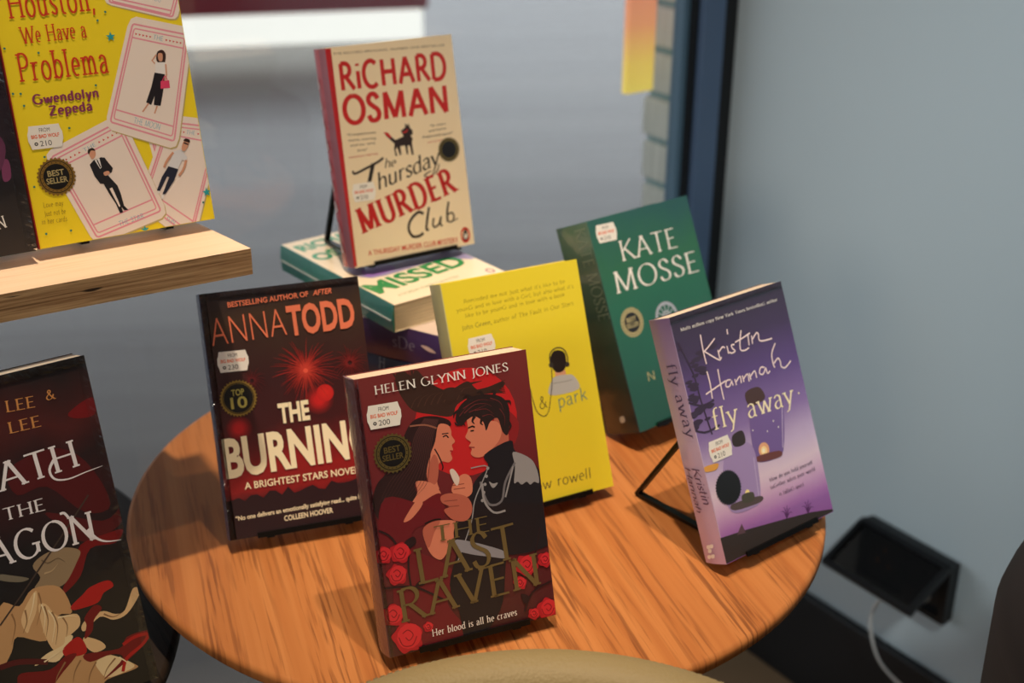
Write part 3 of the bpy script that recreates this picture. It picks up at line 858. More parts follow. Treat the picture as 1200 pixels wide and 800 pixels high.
# ------------------------------------------------------------------ easels
eas_m = mat('black_wire', (14, 14, 15), .42, 0, .5)
def easel(label, x, y, z, yaw, lean, T, base, foot, half=.032, up=.115, w=.006, t=.0032, lip=.085, group='folding easels behind the paperbacks'):
    """folding bookstand under and behind a leaning book; (x, y, z) is the middle of the lower front edge of the book"""
    root = empty('book_easel', (x, y, base), yaw); tag(root, label, 'easel', group)
    cl, sl = math.cos(lean), math.sin(lean); dz = z-base
    P = lambda a, n, u: Vector((a, n*cl+u*sl, dz-n*sl+u*cl))     # a across, n from the front cover backwards, u up the cover
    if lip:
        bm = bmesh.new(); bar(bm, P(-lip/2, -.0018, .0008), P(lip/2, -.0018, .0008), .0018, .0042, up=P(0, 0, 1)-P(0, 0, 0))
        from_bm('ledge', bm, eas_m, root)
    for s in (-1, 1):
        a = s*half
        bm = bmesh.new(); bar(bm, P(a, -.0026 if lip else .004, -.0014), P(a, T+.0035, -.0014), w, .0019, up=P(0, 0, 1)-P(0, 0, 0))
        from_bm('ledge_arm', bm, eas_m, root)
        bm = bmesh.new(); bar(bm, P(a, T+.0022, -.0022), P(a, T+.0022, up), w, .0019, up=P(0, 1, 0)-P(0, 0, 0))
        from_bm('upright', bm, eas_m, root)
        top = P(a, T+.0052, up-.006); ft = Vector((a, foot, .0022))
        bm = bmesh.new(); bar(bm, top, ft, w, t, up=(0, 1, 0))
        from_bm('strut', bm, eas_m, root)
        bk = P(a, T+.0050, .004); bk.z = max(bk.z, .0022)
        bm = bmesh.new(); bar(bm, bk, ft+Vector((0, 0, .0006)), w, t)
        from_bm('base_bar', bm, eas_m, root)
    bm = bmesh.new(); bar(bm, P(-half, T+.0045, up-.004), P(half, T+.0045, up-.004), .004, .0022)
    from_bm('hinge_bar', bm, eas_m, root)
    return root

GOLD = mat('gold_foil', (176, 146, 74), .34, .3, .55)
DGOLD = mat('gold_foil', (120, 104, 60), .36, .3, .5)
PGOLD = mat('gold_foil', (214, 196, 140), .34, .3, .4)
BLACK, WHITE, CREAM = ink((20, 18, 19)), ink((240, 236, 232)), ink((248, 236, 202))
BEST = [('BEST', -.42, .42, .06, .30), ('SELLER', -.54, .54, -.32, .30)]
WB, HB = .129, .198
SHOW = 'paperbacks standing on the oak table'

# ---- the romance with the couple (front of the table)
bx, by, bz, yw, ln, tk = -.02496, .778, .01088, .42139, .30056, .02511
A = Book('dark red paperback with an embracing couple and roses, foremost on the oak table', SHOW, stand_matrix(bx, by, bz, yw, ln), WB, HB, tk,
         cover_mat('crimson_cover', [(0, (72, 26, 30)), (.35, (98, 30, 36)), (.8, (116, 38, 42)), (1, (120, 46, 46))], noise=.3), gloss_bump(mat('crimson_spine', (104, 62, 66), .4, .8), 160, .5), (232, 208, 180), corner=.003)
o1, s1 = (430, 420), 4.443
o2, s2 = (430, 590), 4.443
SK, SK2 = ink((214, 128, 102)), ink((184, 98, 80))
A.disc((520, 330), .0385, ink((196, 36, 40)), o1, s1)
A.poly([(700, 250), (790, 330), (760, 450), (690, 330)], ink((140, 34, 38)), o1, s1)
DK = ink((62, 40, 34))
A.poly([(150, 90), (170, 50), (230, 90), (260, 60), (320, 120), (420, 165), (520, 118), (560, 150), (600, 165), (700, 120), (715, 140), (660, 175), (560, 190), (470, 240), (440, 300), (330, 290), (240, 270), (180, 200), (150, 130)], DK, o1, s1)
for p in ([(150, 95), (120, 60)], [(180, 70), (150, 30)], [(240, 90), (225, 40)], [(640, 150), (720, 110)], [(660, 160), (715, 180)], [(540, 130), (600, 115)]): A.line(p, .0016, DK, o1, s1, False, taper=True)
DK2 = ink((86, 56, 46))
for k in range(11):                           # flight feathers of both wings
    t = k/10
    A.line([(240+t*40, 240-t*60), (195-t*10+t*60, 170-t*50), (140+t*110, 110-t*62)], .0022, DK, o1, s1, taper=True)
for k in range(9):
    t = k/8
    A.line([(520-t*10, 215-t*35), (610+t*10, 180-t*25), (722-t*14, 178-t*62)], .0022, DK, o1, s1, taper=True)
for k in range(8): A.line([(230+k*34, 258-k*6), (250+k*36, 215-k*8), (285+k*38, 190-k*6)], .0007, DK2, o1, s1, taper=True)
A.poly([(395, 170), (430, 150), (470, 155), (492, 175), (520, 182), (480, 190), (455, 215), (420, 235)], DK, o1, s1)
# woman: hair, face, neck, shoulder, dress, arm
HR = ink((48, 28, 30))
A.poly([(225, 340), (280, 305), (360, 300), (425, 320), (435, 350), (380, 350), (360, 400), (345, 500), (320, 620), (250, 650), (260, 720), (200, 790), (140, 880), (60, 840), (30, 740), (60, 640), (130, 590), (190, 540), (230, 440), (190, 420)], HR, o1, s1)
A.poly([(372, 345), (420, 345), (438, 375), (440, 400), (458, 430), (442, 450), (448, 475), (436, 492), (444, 520), (425, 540), (390, 535), (370, 560), (365, 640), (375, 680), (330, 650), (310, 600), (330, 500), (355, 430)], SK, o1, s1)
A.poly([(345, 500), (372, 540), (365, 640), (330, 655), (312, 600)], SK2, o1, s1)
A.line([(352, 470), (375, 510), (395, 560), (390, 580)], .0010, HR, o1, s1)
A.line([(395, 408), (412, 400), (424, 412)], .0009, BLACK, o1, s1); A.line([(390, 392), (424, 388)], .0008, HR, o1, s1)
A.line([(432, 480), (446, 482)], .0011, ink((168, 40, 48)), o1, s1, False)
A.poly([(255, 640), (330, 645), (380, 690), (390, 760), (300, 740), (230, 800), (215, 780), (262, 700)], SK, o1, s1)
A.poly([(300, 740), (375, 700), (400, 740), (400, 830), (330, 830), (240, 850), (215, 1140), (100, 1100), (140, 900), (230, 800)], ink((112, 26, 34)), o1, s1)
A.poly([(95, -30), (270, 0), (380, 40), (380, 90), (250, 130), (240, 230), (420, 320), (450, 400), (420, 520), (510, 640), (500, 730), (180, 700), (130, 400), (60, 160)], ink((108, 28, 36)), o2, s2)
A.poly([(290, 140), (340, 95), (430, 85), (475, 100), (450, 180), (400, 280), (360, 285), (320, 240)], SK, o2, s2)
A.poly([(290, 140), (330, 100), (380, 90), (350, 150), (320, 230)], SK2, o2, s2)
A.line([(300, 105), (345, 85), (385, 80)], .0012, BLACK, o2, s2)
A.poly([(195, 80), (260, -20), (290, 0), (240, 70), (200, 95)], SK, o2, s2)
HS = ink((84, 50, 50))
for k in range(12):
    t = k/11
    A.line([(300+t*70, 312+t*4), (250+t*90, 400+t*10), (215+t*110, 520+t*20), (120+t*190, 640+t*10), (60+t*190, 760-t*40)], .0007, HS, o1, s1, taper=True)
for k in range(6):
    t = k/5
    A.line([(200-t*40, 430+t*60), (150-t*50, 540+t*60), (70-t*30, 640+t*60), (45+t*10, 760+t*40)], .0010, HR, o1, s1, taper=True)
A.line([(222, 352), (300, 345), (362, 362)], .0012, ink((150, 96, 78)), o1, s1)
# man: hair, face, neck, jacket with collar, epaulette, cord and cuff
A.poly([(700, 240), (740, 450), (690, 520), (625, 520), (610, 460), (640, 380)], SK2, o1, s1)
A.poly([(520, 300), (560, 285), (640, 320), (680, 330), (700, 370), (690, 420), (650, 470), (600, 510), (560, 512), (540, 495), (545, 470), (530, 455), (540, 435), (512, 410), (525, 370)], SK, o1, s1)
A.poly([(460, 320), (480, 250), (540, 200), (620, 185), (700, 200), (740, 260), (735, 390), (705, 380), (680, 310), (640, 330), (620, 375), (605, 330), (560, 300), (520, 320), (490, 350)], ink((44, 30, 30)), o1, s1)
HM = ink((44, 30, 30))
for p in ([(500, 330), (470, 345), (455, 330)], [(520, 300), (500, 330), (512, 350)], [(560, 300), (548, 325), (560, 340)], [(600, 310), (592, 335), (604, 345)], [(480, 270), (455, 285), (450, 310)], [(540, 205), (520, 190), (500, 205)], [(600, 190), (590, 172), (570, 178)], [(660, 190), (665, 170), (645, 168)], [(720, 225), (742, 222), (748, 240)], [(735, 330), (748, 350), (738, 372)]): A.line(p, .0026, HM, o1, s1, taper=True)
for p in ([(505, 285), (560, 240), (620, 235), (650, 250)], [(560, 270), (620, 262), (660, 290)], [(640, 205), (690, 225), (712, 270)], [(600, 300), (640, 290), (668, 310)], [(690, 260), (715, 300), (716, 350)], [(500, 260), (580, 215), (660, 220)], [(530, 280), (620, 240)], [(480, 300), (520, 250)]): A.line(p, .0007, ink((108, 44, 46)), o1, s1, taper=True)
A.line([(525, 362), (548, 352), (560, 358)], .0011, BLACK, o1, s1); A.line([(538, 376), (556, 374)], .0010, ink((40, 30, 20)), o1, s1, False); A.line([(532, 460), (560, 462)], .0008, ink((150, 60, 56)), o1, s1, False)
A.poly([(630, 560), (610, 500), (745, 425), (770, 480), (860, 540), (900, 600), (930, 800), (960, 960), (700, 1020), (560, 900), (530, 760), (560, 640)], ink((32, 28, 34)), o1, s1)
A.poly([(640, 0), (900, 0), (905, 90), (840, 240), (730, 260), (720, 340), (690, 560), (530, 740), (480, 560), (430, 420), (470, 240), (450, 150), (500, 20)], ink((34, 26, 30)), o2, s2)
GR = ink((150, 146, 150)); GR2 = ink((112, 108, 114))
A.poly([(760, 485), (850, 520), (885, 580), (895, 645), (870, 640), (850, 655), (830, 640), (805, 655), (785, 640), (765, 645), (770, 560)], GR, o1, s1)
A.line([(770, 540), (720, 640), (700, 740), (640, 760), (605, 700), (590, 640)], .0017, GR2, o1, s1)
A.line([(760, 560), (735, 660), (720, 720)], .0012, GR, o1, s1)
A.line([(600, 650), (610, 740), (660, 800), (720, 790)], .0015, GR, o1, s1)
A.line([(540, 570), (625, 560), (600, 640), (560, 740), (540, 860), (470, 1060)], .0008, GR, o1, s1)
for k in range(5): A.disc((628-k*7, 570+k*42), .0012, GR, o1, s1, n=10)
A.poly([(635, 640), (655, 650), (680, 645), (665, 668), (650, 670)], GR, o1, s1)
A.poly([(470, 185), (700, 240), (722, 282), (640, 275), (540, 262), (455, 235)], ink((140, 138, 148)), o2, s2)
# hands, flower
A.poly([(440, 690), (455, 640), (500, 600), (540, 620), (548, 690), (520, 720), (480, 720)], SK, o1, s1)
A.poly([(385, 715), (440, 700), (520, 720), (548, 780), (520, 840), (450, 840), (400, 790), (430, 770), (390, 750)], SK2, o1, s1)
for a_, b_ in (((445, 660), (505, 650)), ((450, 680), (510, 672)), ((400, 742), (470, 735)), ((420, 770), (480, 765))): A.line([a_, b_], .0006, ink((140, 70, 58)), o1, s1, False)
A.poly([(430, 585), (450, 575), (480, 620), (470, 660), (450, 640)], ink((220, 200, 190)), o1, s1)
# roses and stems
RS, RS2, RS3 = ink((176, 30, 42)), ink((206, 44, 54)), ink((128, 20, 32))
ST = ink((44, 24, 28))
for p in ([(90, 440), (230, 430), (320, 460), (400, 500)], [(220, 200), (215, 330), (230, 440)], [(60, 140), (130, 180), (200, 300)], [(900, 120), (860, 300), (760, 420)], [(960, 400), (860, 460), (820, 560)]): A.line(p, .0014, ST, o2, s2)
for p in ([(240, 170), (255, 200), (215, 235), (195, 200)], [(60, 440), (30, 470), (60, 500)], [(800, 470), (840, 480), (820, 520)], [(700, 320), (720, 360), (690, 380)], [(250, 430), (275, 400), (300, 420)]): A.poly(p, ST, o2, s2)
def rose(cx, cy, r):
    pts = []
    for i in range(14):
        a = 2*math.pi*i/14; q = r*(1+.13*math.sin(5*a+cx)); pts.append((cx+q*math.cos(a), cy+q*math.sin(a)))
    A.poly(pts, RS, o2, s2)
    A.disc((cx+r*.1, cy-r*.1), r/s2*.00052, RS2, o2, s2, n=14)
    A.line([(cx-r*.6, cy), (cx-r*.3, cy+r*.55), (cx+r*.3, cy+r*.5), (cx+r*.6, cy-r*.1)], .0007, RS3, o2, s2)
    A.line([(cx-r*.35, cy-r*.25), (cx, cy-r*.5), (cx+r*.35, cy-r*.2), (cx+r*.1, cy+r*.2), (cx-r*.15, cy)], .0007, RS3, o2, s2)
for c in ((85, 268, 44), (172, 255, 52), (155, 370, 52), (135, 580, 56), (212, 695, 78), (318, 640, 26), (830, 320, 56), (925, 290, 38), (795, 412, 34), (940, 545, 54), (868, 572, 30)): rose(*c)
OL = ink((108, 90, 54))
A.text('THE', (350, 200), (640, 140), 82, SERIF, OL, o2, s2)
A.text('LAST', (270, 420), (790, 275), 190, SERIF, OL, o2, s2)
A.text('RAVEN', (180, 620), (905, 415), 175, SERIF, OL, o2, s2)
A.text('Her blood is all he craves', (340, 690), (780, 578), 36, SERIF, WHITE, o2, s2, part='tagline_lettering')
A.text('HELEN GLYNN JONES', (40, 188), (735, 62), 46, SERIF, WHITE, o1, s1, part='author_lettering')
A.sticker((88, 296), '200', o1, s1, ang=-.02)
A.seal((132, 492), .0142, DGOLD, BLACK, BEST, o1, s1, txt=DGOLD)
A.film(('spine',), .003, .0006).finish()
easel('black folding easel under the dark red couple paperback', bx, by, bz+TZ, yw, ln, tk, TZ, .115)

# ---- the fireworks thriller (left)
bx, by, bz, yw, ln, tk = -.16321, .91951, .01192, .33809, .38579, .02251
B = Book('black and red paperback with fireworks and big cream block letters, leftmost on the oak table', SHOW, stand_matrix(bx, by, bz, yw, ln), WB, HB, tk,
         cover_mat('fireworks_cover', [(0, (36, 20, 26)), (.10, (44, 20, 26)), (.18, (140, 26, 28)), (.27, (146, 26, 28)), (.36, (96, 22, 26)), (.46, (64, 20, 24)), (.62, (56, 22, 26)), (.80, (58, 36, 30)), (.88, (66, 46, 32)), (1, (34, 26, 34))], noise=.20, nscale=24), gloss_bump(mat('navy_spine', (52, 58, 88), .4, .8), 200, .6), (214, 196, 190))
z, s = (210, 310), 2.352
rnd0 = random.Random(9)
for c, r_, col in (((385, 372), .0120, (200, 34, 36)), ((165, 452), .0110, (182, 32, 36)), ((490, 392), .010, (160, 30, 32)), ((402, 352), .007, (206, 42, 38))):
    for k in range(9):                        # out-of-focus lights printed on the cover
        t = k/8; bg = (66, 22, 26) if r_ > .008 else (190, 34, 36)
        rr = [c[0]+rnd0.uniform(-1.2, 1.2), c[1]+rnd0.uniform(-1.2, 1.2)]
        B.disc(rr, r_*(1-.78*t), ink(tuple(int(bg[q]+(col[q]-bg[q])*min(1, .12+t*1.05)) for q in range(3))), z, s)
rnd = random.Random(5)
for (c, n_, R_, col) in (((348, 292), 64, 96, (160, 40, 38)), ((348, 292), 40, 56, (196, 62, 50)), ((470, 270), 30, 62, (116, 32, 32)), ((200, 320), 22, 46, (96, 30, 34))):
    for k in range(n_):
        a = 2*math.pi*k/n_+rnd.uniform(-.05, .05); q = R_*rnd.uniform(.6, 1.05)
        B.line([(c[0]+6*math.cos(a), c[1]+6*math.sin(a)), (c[0]+q*.55*math.cos(a), c[1]+q*.55*math.sin(a)-3), (c[0]+q*math.cos(a), c[1]+q*.95*math.sin(a)+4)], .0008, ink(col), z, s, taper=True)
B.disc((348, 292), .002, ink((230, 90, 70)), z, s)
TRE = ink((44, 24, 30))
pts = [(90, 760), (120, 640)]
for k in range(24): pts.append((130+k*17, 645-k*2.6+rnd.uniform(-10, 16)))
pts += [(560, 580), (560, 760)]
B.poly(pts, TRE, z, s, smooth=False)
OR = ink((230, 124, 92))
B.text('BESTSELLING AUTHOR OF', (134, 118), (356, 87), 15, 'sans', OR, z, s, part='tagline_lettering', weight=.02)
B.text('AFTER', (368, 85), (420, 78), 15, 'sans', OR, z, s, part='tagline_lettering', weight=.02, slant=.25)
B.text('ANNA', (92, 226), (298, 194), 84, 'sans', OR, z, s, part='author_lettering', weight=-.018)
B.text('TODD', (303, 194), (487, 168), 82, 'sans', OR, z, s, part='author_lettering', weight=.034)
B.text('THE', (276, 436), (361, 424), 54, 'sans', CREAM, z, s, weight=.04)
B.text('BURNING', (130, 586), (538, 519), 108, 'sans', CREAM, z, s, weight=.036)
B.inst = 1
B.text('A BRIGHTEST STARS NOVEL', (181, 619), (496, 573), 20, 'sans', CREAM, z, s, part='tagline_lettering', weight=.015)
B.inst = 0
B.text('“No one delivers an emotionally satisfying read... quite like”', (156, 706), (520, 640), 13, 'sans', CREAM, z, s, part='quote_lettering', weight=.02)
B.text('COLLEEN HOOVER', (290, 706), (424, 682), 15, 'sans', CREAM, z, s, part='quote_lettering', weight=.02)
B.sticker((148, 266), '230', z, s, ang=-.03)
B.seal((163, 368), .0150, GOLD, BLACK, [('TOP', -.34, .34, .16, .34), ('10', -.44, .44, -.52, .62)], z, s, txt=mat('gold_foil', (190, 180, 96), .4, .3, .2), star=34, inner=.78)
B.film(('top', 'spine'), .005, .0009).finish()
easel('black folding easel under the black and red fireworks paperback', bx, by, bz+TZ, yw, ln, tk, TZ, .092)

# ---- the cream mystery on top of the pile
bx, by, bz, yw, ln, tk = -.09114, 1.16851, .1554, .57223, .20624, .02444
Cb = Book('cream paperback with big red letters and a small fox, standing on the pile of books', None, stand_matrix(bx, by, bz, yw, ln), WB, HB, tk,
          gloss_bump(mat('cream_cover', (238, 220, 188), .5, .35)), cover_mat('red_spine', [(0, (150, 84, 96)), (.45, (150, 60, 74)), (.5, (184, 36, 46)), (1, (184, 36, 46))], axis='Y', span=.02444, coat=.7), (214, 196, 170))
z, s = (330, 30), 2.665
z2, s2 = (390, 130), 4.706
RED, RED2 = ink((196, 36, 36)), ink((186, 30, 30))
Cb.poly([(134, 60), (152, 60), (236, 752), (205, 752)], mat('red_hinge', (186, 34, 40), .45, .4), z, s, smooth=False)
Cb.text('THE RECORD-BREAKING, NUMBER ONE BESTSELLER', (160, 92), (510, 64), 8, 'sans', ink((110, 96, 84)), z, s, part='tagline_lettering')
Cb.text('RiCHARD', (186, 203), (517, 164), 84, BOLD, RED, z, s, part='author_lettering')
Cb.text('OSMAN', (198, 308), (523, 268), 86, BOLD, RED, z, s, part='author_lettering')
WOLF = [(280, 118), (300, 118), (320, 140), (345, 160), (390, 140), (375, 108), (398, 92), (398, 66), (408, 80), (418, 68), (425, 92), (440, 108), (440, 130), (428, 135), (440, 150), (436, 175), (446, 240), (436, 242), (424, 190), (412, 190), (416, 238), (408, 240), (398, 190), (372, 194), (378, 240), (370, 245), (355, 200), (346, 215), (356, 248), (346, 248), (338, 210), (340, 180), (318, 160), (296, 140)]
Cb.poly(WOLF, ink((46, 32, 30)), z2, s2, smooth=False)
Cb.poly([(280, 118), (305, 120), (322, 140), (318, 152), (298, 138)], RED, z2, s2, smooth=False)
Cb.line([(386, 118), (402, 116), (412, 102)], .0012, RED, z2, s2, False)
for k, (a_, b_, t_) in enumerate((((78, 138), (240, 122), '“Compassionate,'), ((84, 168), (238, 154), 'warm, moving'), ((98, 196), (236, 180), 'and so, very'), ((136, 224), (192, 216), 'funny”'))): Cb.text(t_, a_, b_, 12, 'sans', ink((60, 48, 44)), z2, s2, part='quote_lettering', weight=.01)
Cb.text('MARIAN KEYES', (90, 262), (248, 240), 10, 'sans', RED, z2, s2, part='quote_lettering')
for a_, b_, t_ in (((536, 88), (622, 74), '“So smart'), ((530, 116), (628, 98), 'and funny.'), ((496, 150), (662, 124), 'Deplorably good”')): Cb.text(t_, a_, b_, 12, 'sans', ink((60, 48, 44)), z2, s2, part='quote_lettering', weight=.01)
Cb.text('IAN RANKIN', (524, 178), (612, 162), 9, 'sans', RED, z2, s2, part='quote_lettering')
INK = ink((40, 34, 32))
Cb.line([(110, 330), (122, 346), (180, 318), (250, 280), (278, 258)], .0022, INK, z2, s2)
Cb.line([(222, 290), (212, 340), (200, 400)], .0038, INK, z2, s2)
Cb.text('he', (284, 316), (346, 304), 52, SCRIPT, INK, z2, s2)
Cb.text('hursday', (248, 438), (590, 290), 96, SCRIPT, INK, z2, s2)
Cb.line([(585, 290), (575, 330), (530, 362), (505, 355), (540, 330)], .0012, INK, z2, s2)
Cb.text('MURDER', (168, 676), (682, 440), 150, SLAB, RED2, z2, s2)
Cb.line([(500, 566), (470, 558), (430, 600), (418, 650), (440, 690), (475, 690), (500, 672)], .0026, INK, z2, s2)
Cb.line([(530, 530), (520, 600), (516, 650), (530, 655)], .0024, INK, z2, s2)
Cb.line([(556, 590), (552, 625), (562, 640), (585, 622), (596, 580)], .0018, INK, z2, s2); Cb.line([(596, 580), (594, 625), (606, 630)], .0018, INK, z2, s2)
Cb.line([(638, 500), (630, 560), (634, 612)], .0022, INK, z2, s2); Cb.line([(634, 570), (656, 560), (668, 580), (660, 606), (640, 612)], .0016, INK, z2, s2); Cb.line([(660, 606), (690, 592)], .0010, INK, z2, s2)
Cb.text('A THURSDAY MURDER CLUB MYSTERY', (196, 798), (692, 722), 30, 'sans', RED, z2, s2, part='tagline_lettering', weight=.01)
Cb.ring((731, 683), .0052, .0036, RED, z2, s2, ar=1.45, part='publisher_emblem')
Cb.poly([(722, 668), (730, 650), (738, 662), (744, 690), (740, 710), (724, 712), (719, 690)], INK, z2, s2, part='publisher_emblem')
Cb.poly([(728, 680), (736, 676), (737, 700), (728, 704)], WHITE, z2, s2, part='publisher_emblem')
for k in range(9): Cb.line([(367+k*3.6+4, 92+k*24), (367+k*3.6+8, 104+k*24)], .004 if k % 3 else .007, ink((220, 190, 190)), face='spine', part='spine_lettering', smooth=False)
Cb.sticker((172, 446), '210', z2, s2, ang=-.03, w=.0235)
Cb.seal((640, 212), .0118, DGOLD, BLACK, [], z2, s2, star=30, txt=DGOLD)
Cb.finish()
easel('black wire easel standing on the pile, holding the cream mystery with red letters', bx, by, bz+TZ, yw, ln, tk, TZ+.1464, .098, half=.046, up=.12, w=.0050, t=.0032, lip=.088)

# ---- the yellow romance with headphones
bx, by, bz, yw, ln, tk = .0319, .96023, .01139, .49588, .3743, .02134
D = Book('bright yellow paperback with a small figure in headphones, behind the dark red couple book', SHOW, stand_matrix(bx, by, bz, yw, ln), WB, HB, tk,
         gloss_bump(mat('yellow_cover', (232, 214, 50), .45, .5), 30, .08), gloss_bump(mat('faded_spine', (196, 192, 136), .5, .5), 90, .3), (226, 200, 170))
z, s = (490, 290), 2.5
OLV = ink((122, 104, 24)); CHR = ink((58, 54, 52))
for t_, a_, b_ in (("Reminded me not just what it's like to be", (134, 164), (430, 104)), ("young and in love with a girl, but also what it's", (113, 190), (455, 118)), ("like to be young and in love with a book", (138, 206), (430, 142))): D.text(t_, a_, b_, 12, HAND, OLV, z, s, part='quote_lettering')
D.text('John Green,', (128, 243), (216, 224), 14, HAND, CHR, z, s, part='quote_lettering')
D.text('author of The Fault in Our Stars', (222, 222), (455, 168), 13, HAND, OLV, z, s, part='quote_lettering')
D.poly([(404, 355), (426, 353), (432, 375), (404, 378)], ink((214, 160, 130)), z, s)
D.poly([(386, 432), (392, 388), (408, 376), (432, 372), (456, 376), (470, 414)], ink((186, 188, 190)), z, s)
D.line([(395, 398), (430, 392), (452, 386)], .0007, ink((150, 152, 154)), z, s)
D.poly([(386, 330), (394, 306), (412, 300), (430, 310), (434, 340), (426, 360), (408, 366), (394, 354)], ink((38, 30, 28)), z, s)
D.line([(388, 345), (386, 312), (404, 294), (426, 298), (438, 322), (436, 345)], .0011, CHR, z, s)
D.disc((390, 344), .0024, CHR, z, s, n=14); D.disc((437, 342), .0022, CHR, z, s, n=14)
D.line([(391, 354), (392, 400), (388, 440), (382, 480), (368, 494), (348, 480), (334, 440), (326, 410), (300, 380)], .0008, CHR, z, s)
D.text('&', (356, 474), (380, 468), 38, HAND, CHR, z, s)
D.text('park', (411, 470), (497, 444), 40, HAND, ink((96, 136, 130)), z, s)
D.text('eleanor', (170, 536), (340, 492), 40, HAND, ink((214, 110, 60)), z, s)
D.text('rainbow rowell', (256, 736), (508, 674), 32, HAND, CHR, z, s, part='author_lettering')
D.sticker((186, 288), '210', z, s, ang=.02)
D.finish()
easel('black folding easel under the bright yellow paperback', bx, by, bz+TZ, yw, ln, tk, TZ, .088)

# ---- the thick green saga near the window frame
bx, by, bz, yw, ln, tk = .16694, 1.10927, .02205, .6849, .42039, .04506
E = Book('thick green paperback with pale serif letters, on the oak table nearest the blue window frame', SHOW, stand_matrix(bx, by, bz, yw, ln), WB, HB, tk,
         cover_mat('green_cover', [(0, (8, 78, 62)), (.3, (10, 88, 68)), (.6, (14, 98, 70)), (.8, (26, 98, 62)), (1, (10, 80, 76))], noise=.35, nscale=14, coat=1.0), gloss_bump(cover_mat('green_spine', [(0, (32, 34, 32)), (.15, (24, 48, 42)), (.6, (36, 74, 60)), (1, (58, 98, 76))], noise=.2, coat=1.0)), (230, 210, 190))
z, s = (640, 210), 2.352
E.text('KATE', (210, 226), (364, 186), 58, SERIF_LIGHT, WHITE, z, s, part='author_lettering')
E.text('MOSSE', (194, 316), (424, 252), 62, SERIF_LIGHT, WHITE, z, s, part='author_lettering')
SIL = mat('silver_foil', (190, 190, 200), .3, .3, .4)
E.ring((333, 378), .0142, .0112, SIL, z, s, part='silver_emblem')
for k in range(6):
    a = math.pi*k/6; C = E.cov(z[0]+333/s, z[1]+378/s)
    E.put('silver_emblem', ribbon([C-.0112*np.array((math.cos(a), math.sin(a))), C+.0112*np.array((math.cos(a), math.sin(a)))], lambda d, t: .0011), SIL)
E.ring((333, 378), .0058, .0046, SIL, z, s, part='silver_emblem')
E.text('KATE MOSSE', (80, 140), (150, 392), .014, SERIF_LIGHT, ink((118, 136, 116)), z, s, part='spine_lettering', face='spine')
E.poly([(206, 656), (216, 652), (220, 666), (210, 670)], ink((200, 200, 190)), z, s, part='publisher_emblem', face='spine')
E.text('N', (281, 556), (302, 550), 24, SERIF_LIGHT, PGOLD, z, s)
E.sticker((166, 147), '210', z, s, ang=-.04)
E.seal((237, 394), .0142, PGOLD, BLACK, BEST, z, s, txt=PGOLD)
E.finish()
easel('black folding easel behind the thick green paperback', bx, by, bz+TZ, yw, ln, tk, TZ, .132)

# ---- the purple novel with lantern jars (right)
bx, by, bz, yw, ln, tk = .21862, .90925, .01241, .67145, .40852, .0229
F = Book('purple paperback with lantern jars and white handwriting, rightmost on the oak table', SHOW, stand_matrix(bx, by, bz, yw, ln), WB, HB, tk,
         cover_mat('dusk_cover', [(0, (146, 92, 164)), (.085, (148, 96, 170)), (.115, (168, 112, 182)), (.19, (206, 168, 206)), (.27, (222, 200, 220)), (.36, (196, 176, 214)), (.50, (136, 110, 172)), (.68, (92, 66, 132)), (.84, (62, 42, 82)), (1, (48, 34, 58))], noise=.07, nscale=20), gloss_bump(cover_mat('lilac_spine', [(0, (196, 160, 190)), (.5, (196, 176, 206)), (1, (120, 96, 140))], coat=.7)), (228, 206, 184))
z, s = (740, 320), 2.224
z2, s2 = (800, 360), 5.0
F.poly([(232, 690), (300, 668), (400, 640), (470, 622), (540, 612), (540, 690), (235, 770)], ink((52, 44, 42)), z, s, smooth=False)
F.poly([(275, 682), (287, 652), (298, 676)], ink((92, 66, 78)), z, s, smooth=False)
PUR = ink((84, 40, 96))
for cx in (405, 460):
    for dx, dy in ((-16, -4), (-10, -16), (0, -22), (9, -14), (15, -2)): F.line([(cx, 638-(cx-405)*.25), (cx+dx*.5, 624+dy*.6-(cx-405)*.25), (cx+dx, 626+dy-(cx-405)*.25)], .0013, PUR, z, s, taper=True)
LF = ink((58, 42, 68))
rnd = random.Random(2)
for k in range(26):
    cx, cy = 135+rnd.uniform(-5, 75), 190+k*8.6
    cx -= (k % 3)*9; r0 = rnd.uniform(7, 17)
    F.poly([(cx-r0, cy+3), (cx, cy-r0*.5), (cx+r0, cy-5), (cx+r0*.3, cy+r0*.5)], LF, z, s)
for p in ([(120, 180), (160, 260), (180, 330), (210, 420)], [(125, 330), (180, 345), (215, 330)], [(140, 400), (190, 415), (230, 395)]): F.line(p, .0016, LF, z, s)
GL = ink((158, 136, 190)); GL2 = ink((186, 168, 208))
# hanging jar and standing jar
F.poly([(310, 335), (385, 318), (396, 350), (396, 460), (372, 484), (332, 492), (318, 470)], ink((116, 92, 156)), z, s)
F.poly([(296, 312), (330, 296), (348, 322), (330, 340), (306, 345)], ink((74, 50, 48)), z, s)
F.line([(392, 350), (394, 455)], .0010, GL2, z, s, False)
F.disc((345, 460), .0060, ink((232, 170, 130)), z, s); F.disc((345, 462), .0036, ink((255, 222, 160)), z, s); F.disc((344, 462), .0018, ink((255, 246, 214)), z, s)
F.poly([(326, 478), (384, 462), (388, 478), (332, 492)], ink((110, 60, 56)), z, s)
F.poly([(246, 460), (300, 440), (324, 476), (336, 585), (312, 612), (262, 622), (240, 560)], ink((160, 138, 190)), z, s)
F.poly([(262, 424), (288, 410), (296, 442), (268, 452)], ink((52, 40, 38)), z, s)
F.line([(318, 480), (332, 585)], .0010, GL2, z, s, False)
F.poly([(262, 602), (334, 580), (336, 596), (270, 618)], ink((84, 70, 70)), z, s); F.disc((302, 572), .0026, ink((244, 226, 150)), z, s)
F.poly([(288, 578), (316, 570), (318, 592), (292, 598)], ink((72, 70, 58)), z, s)
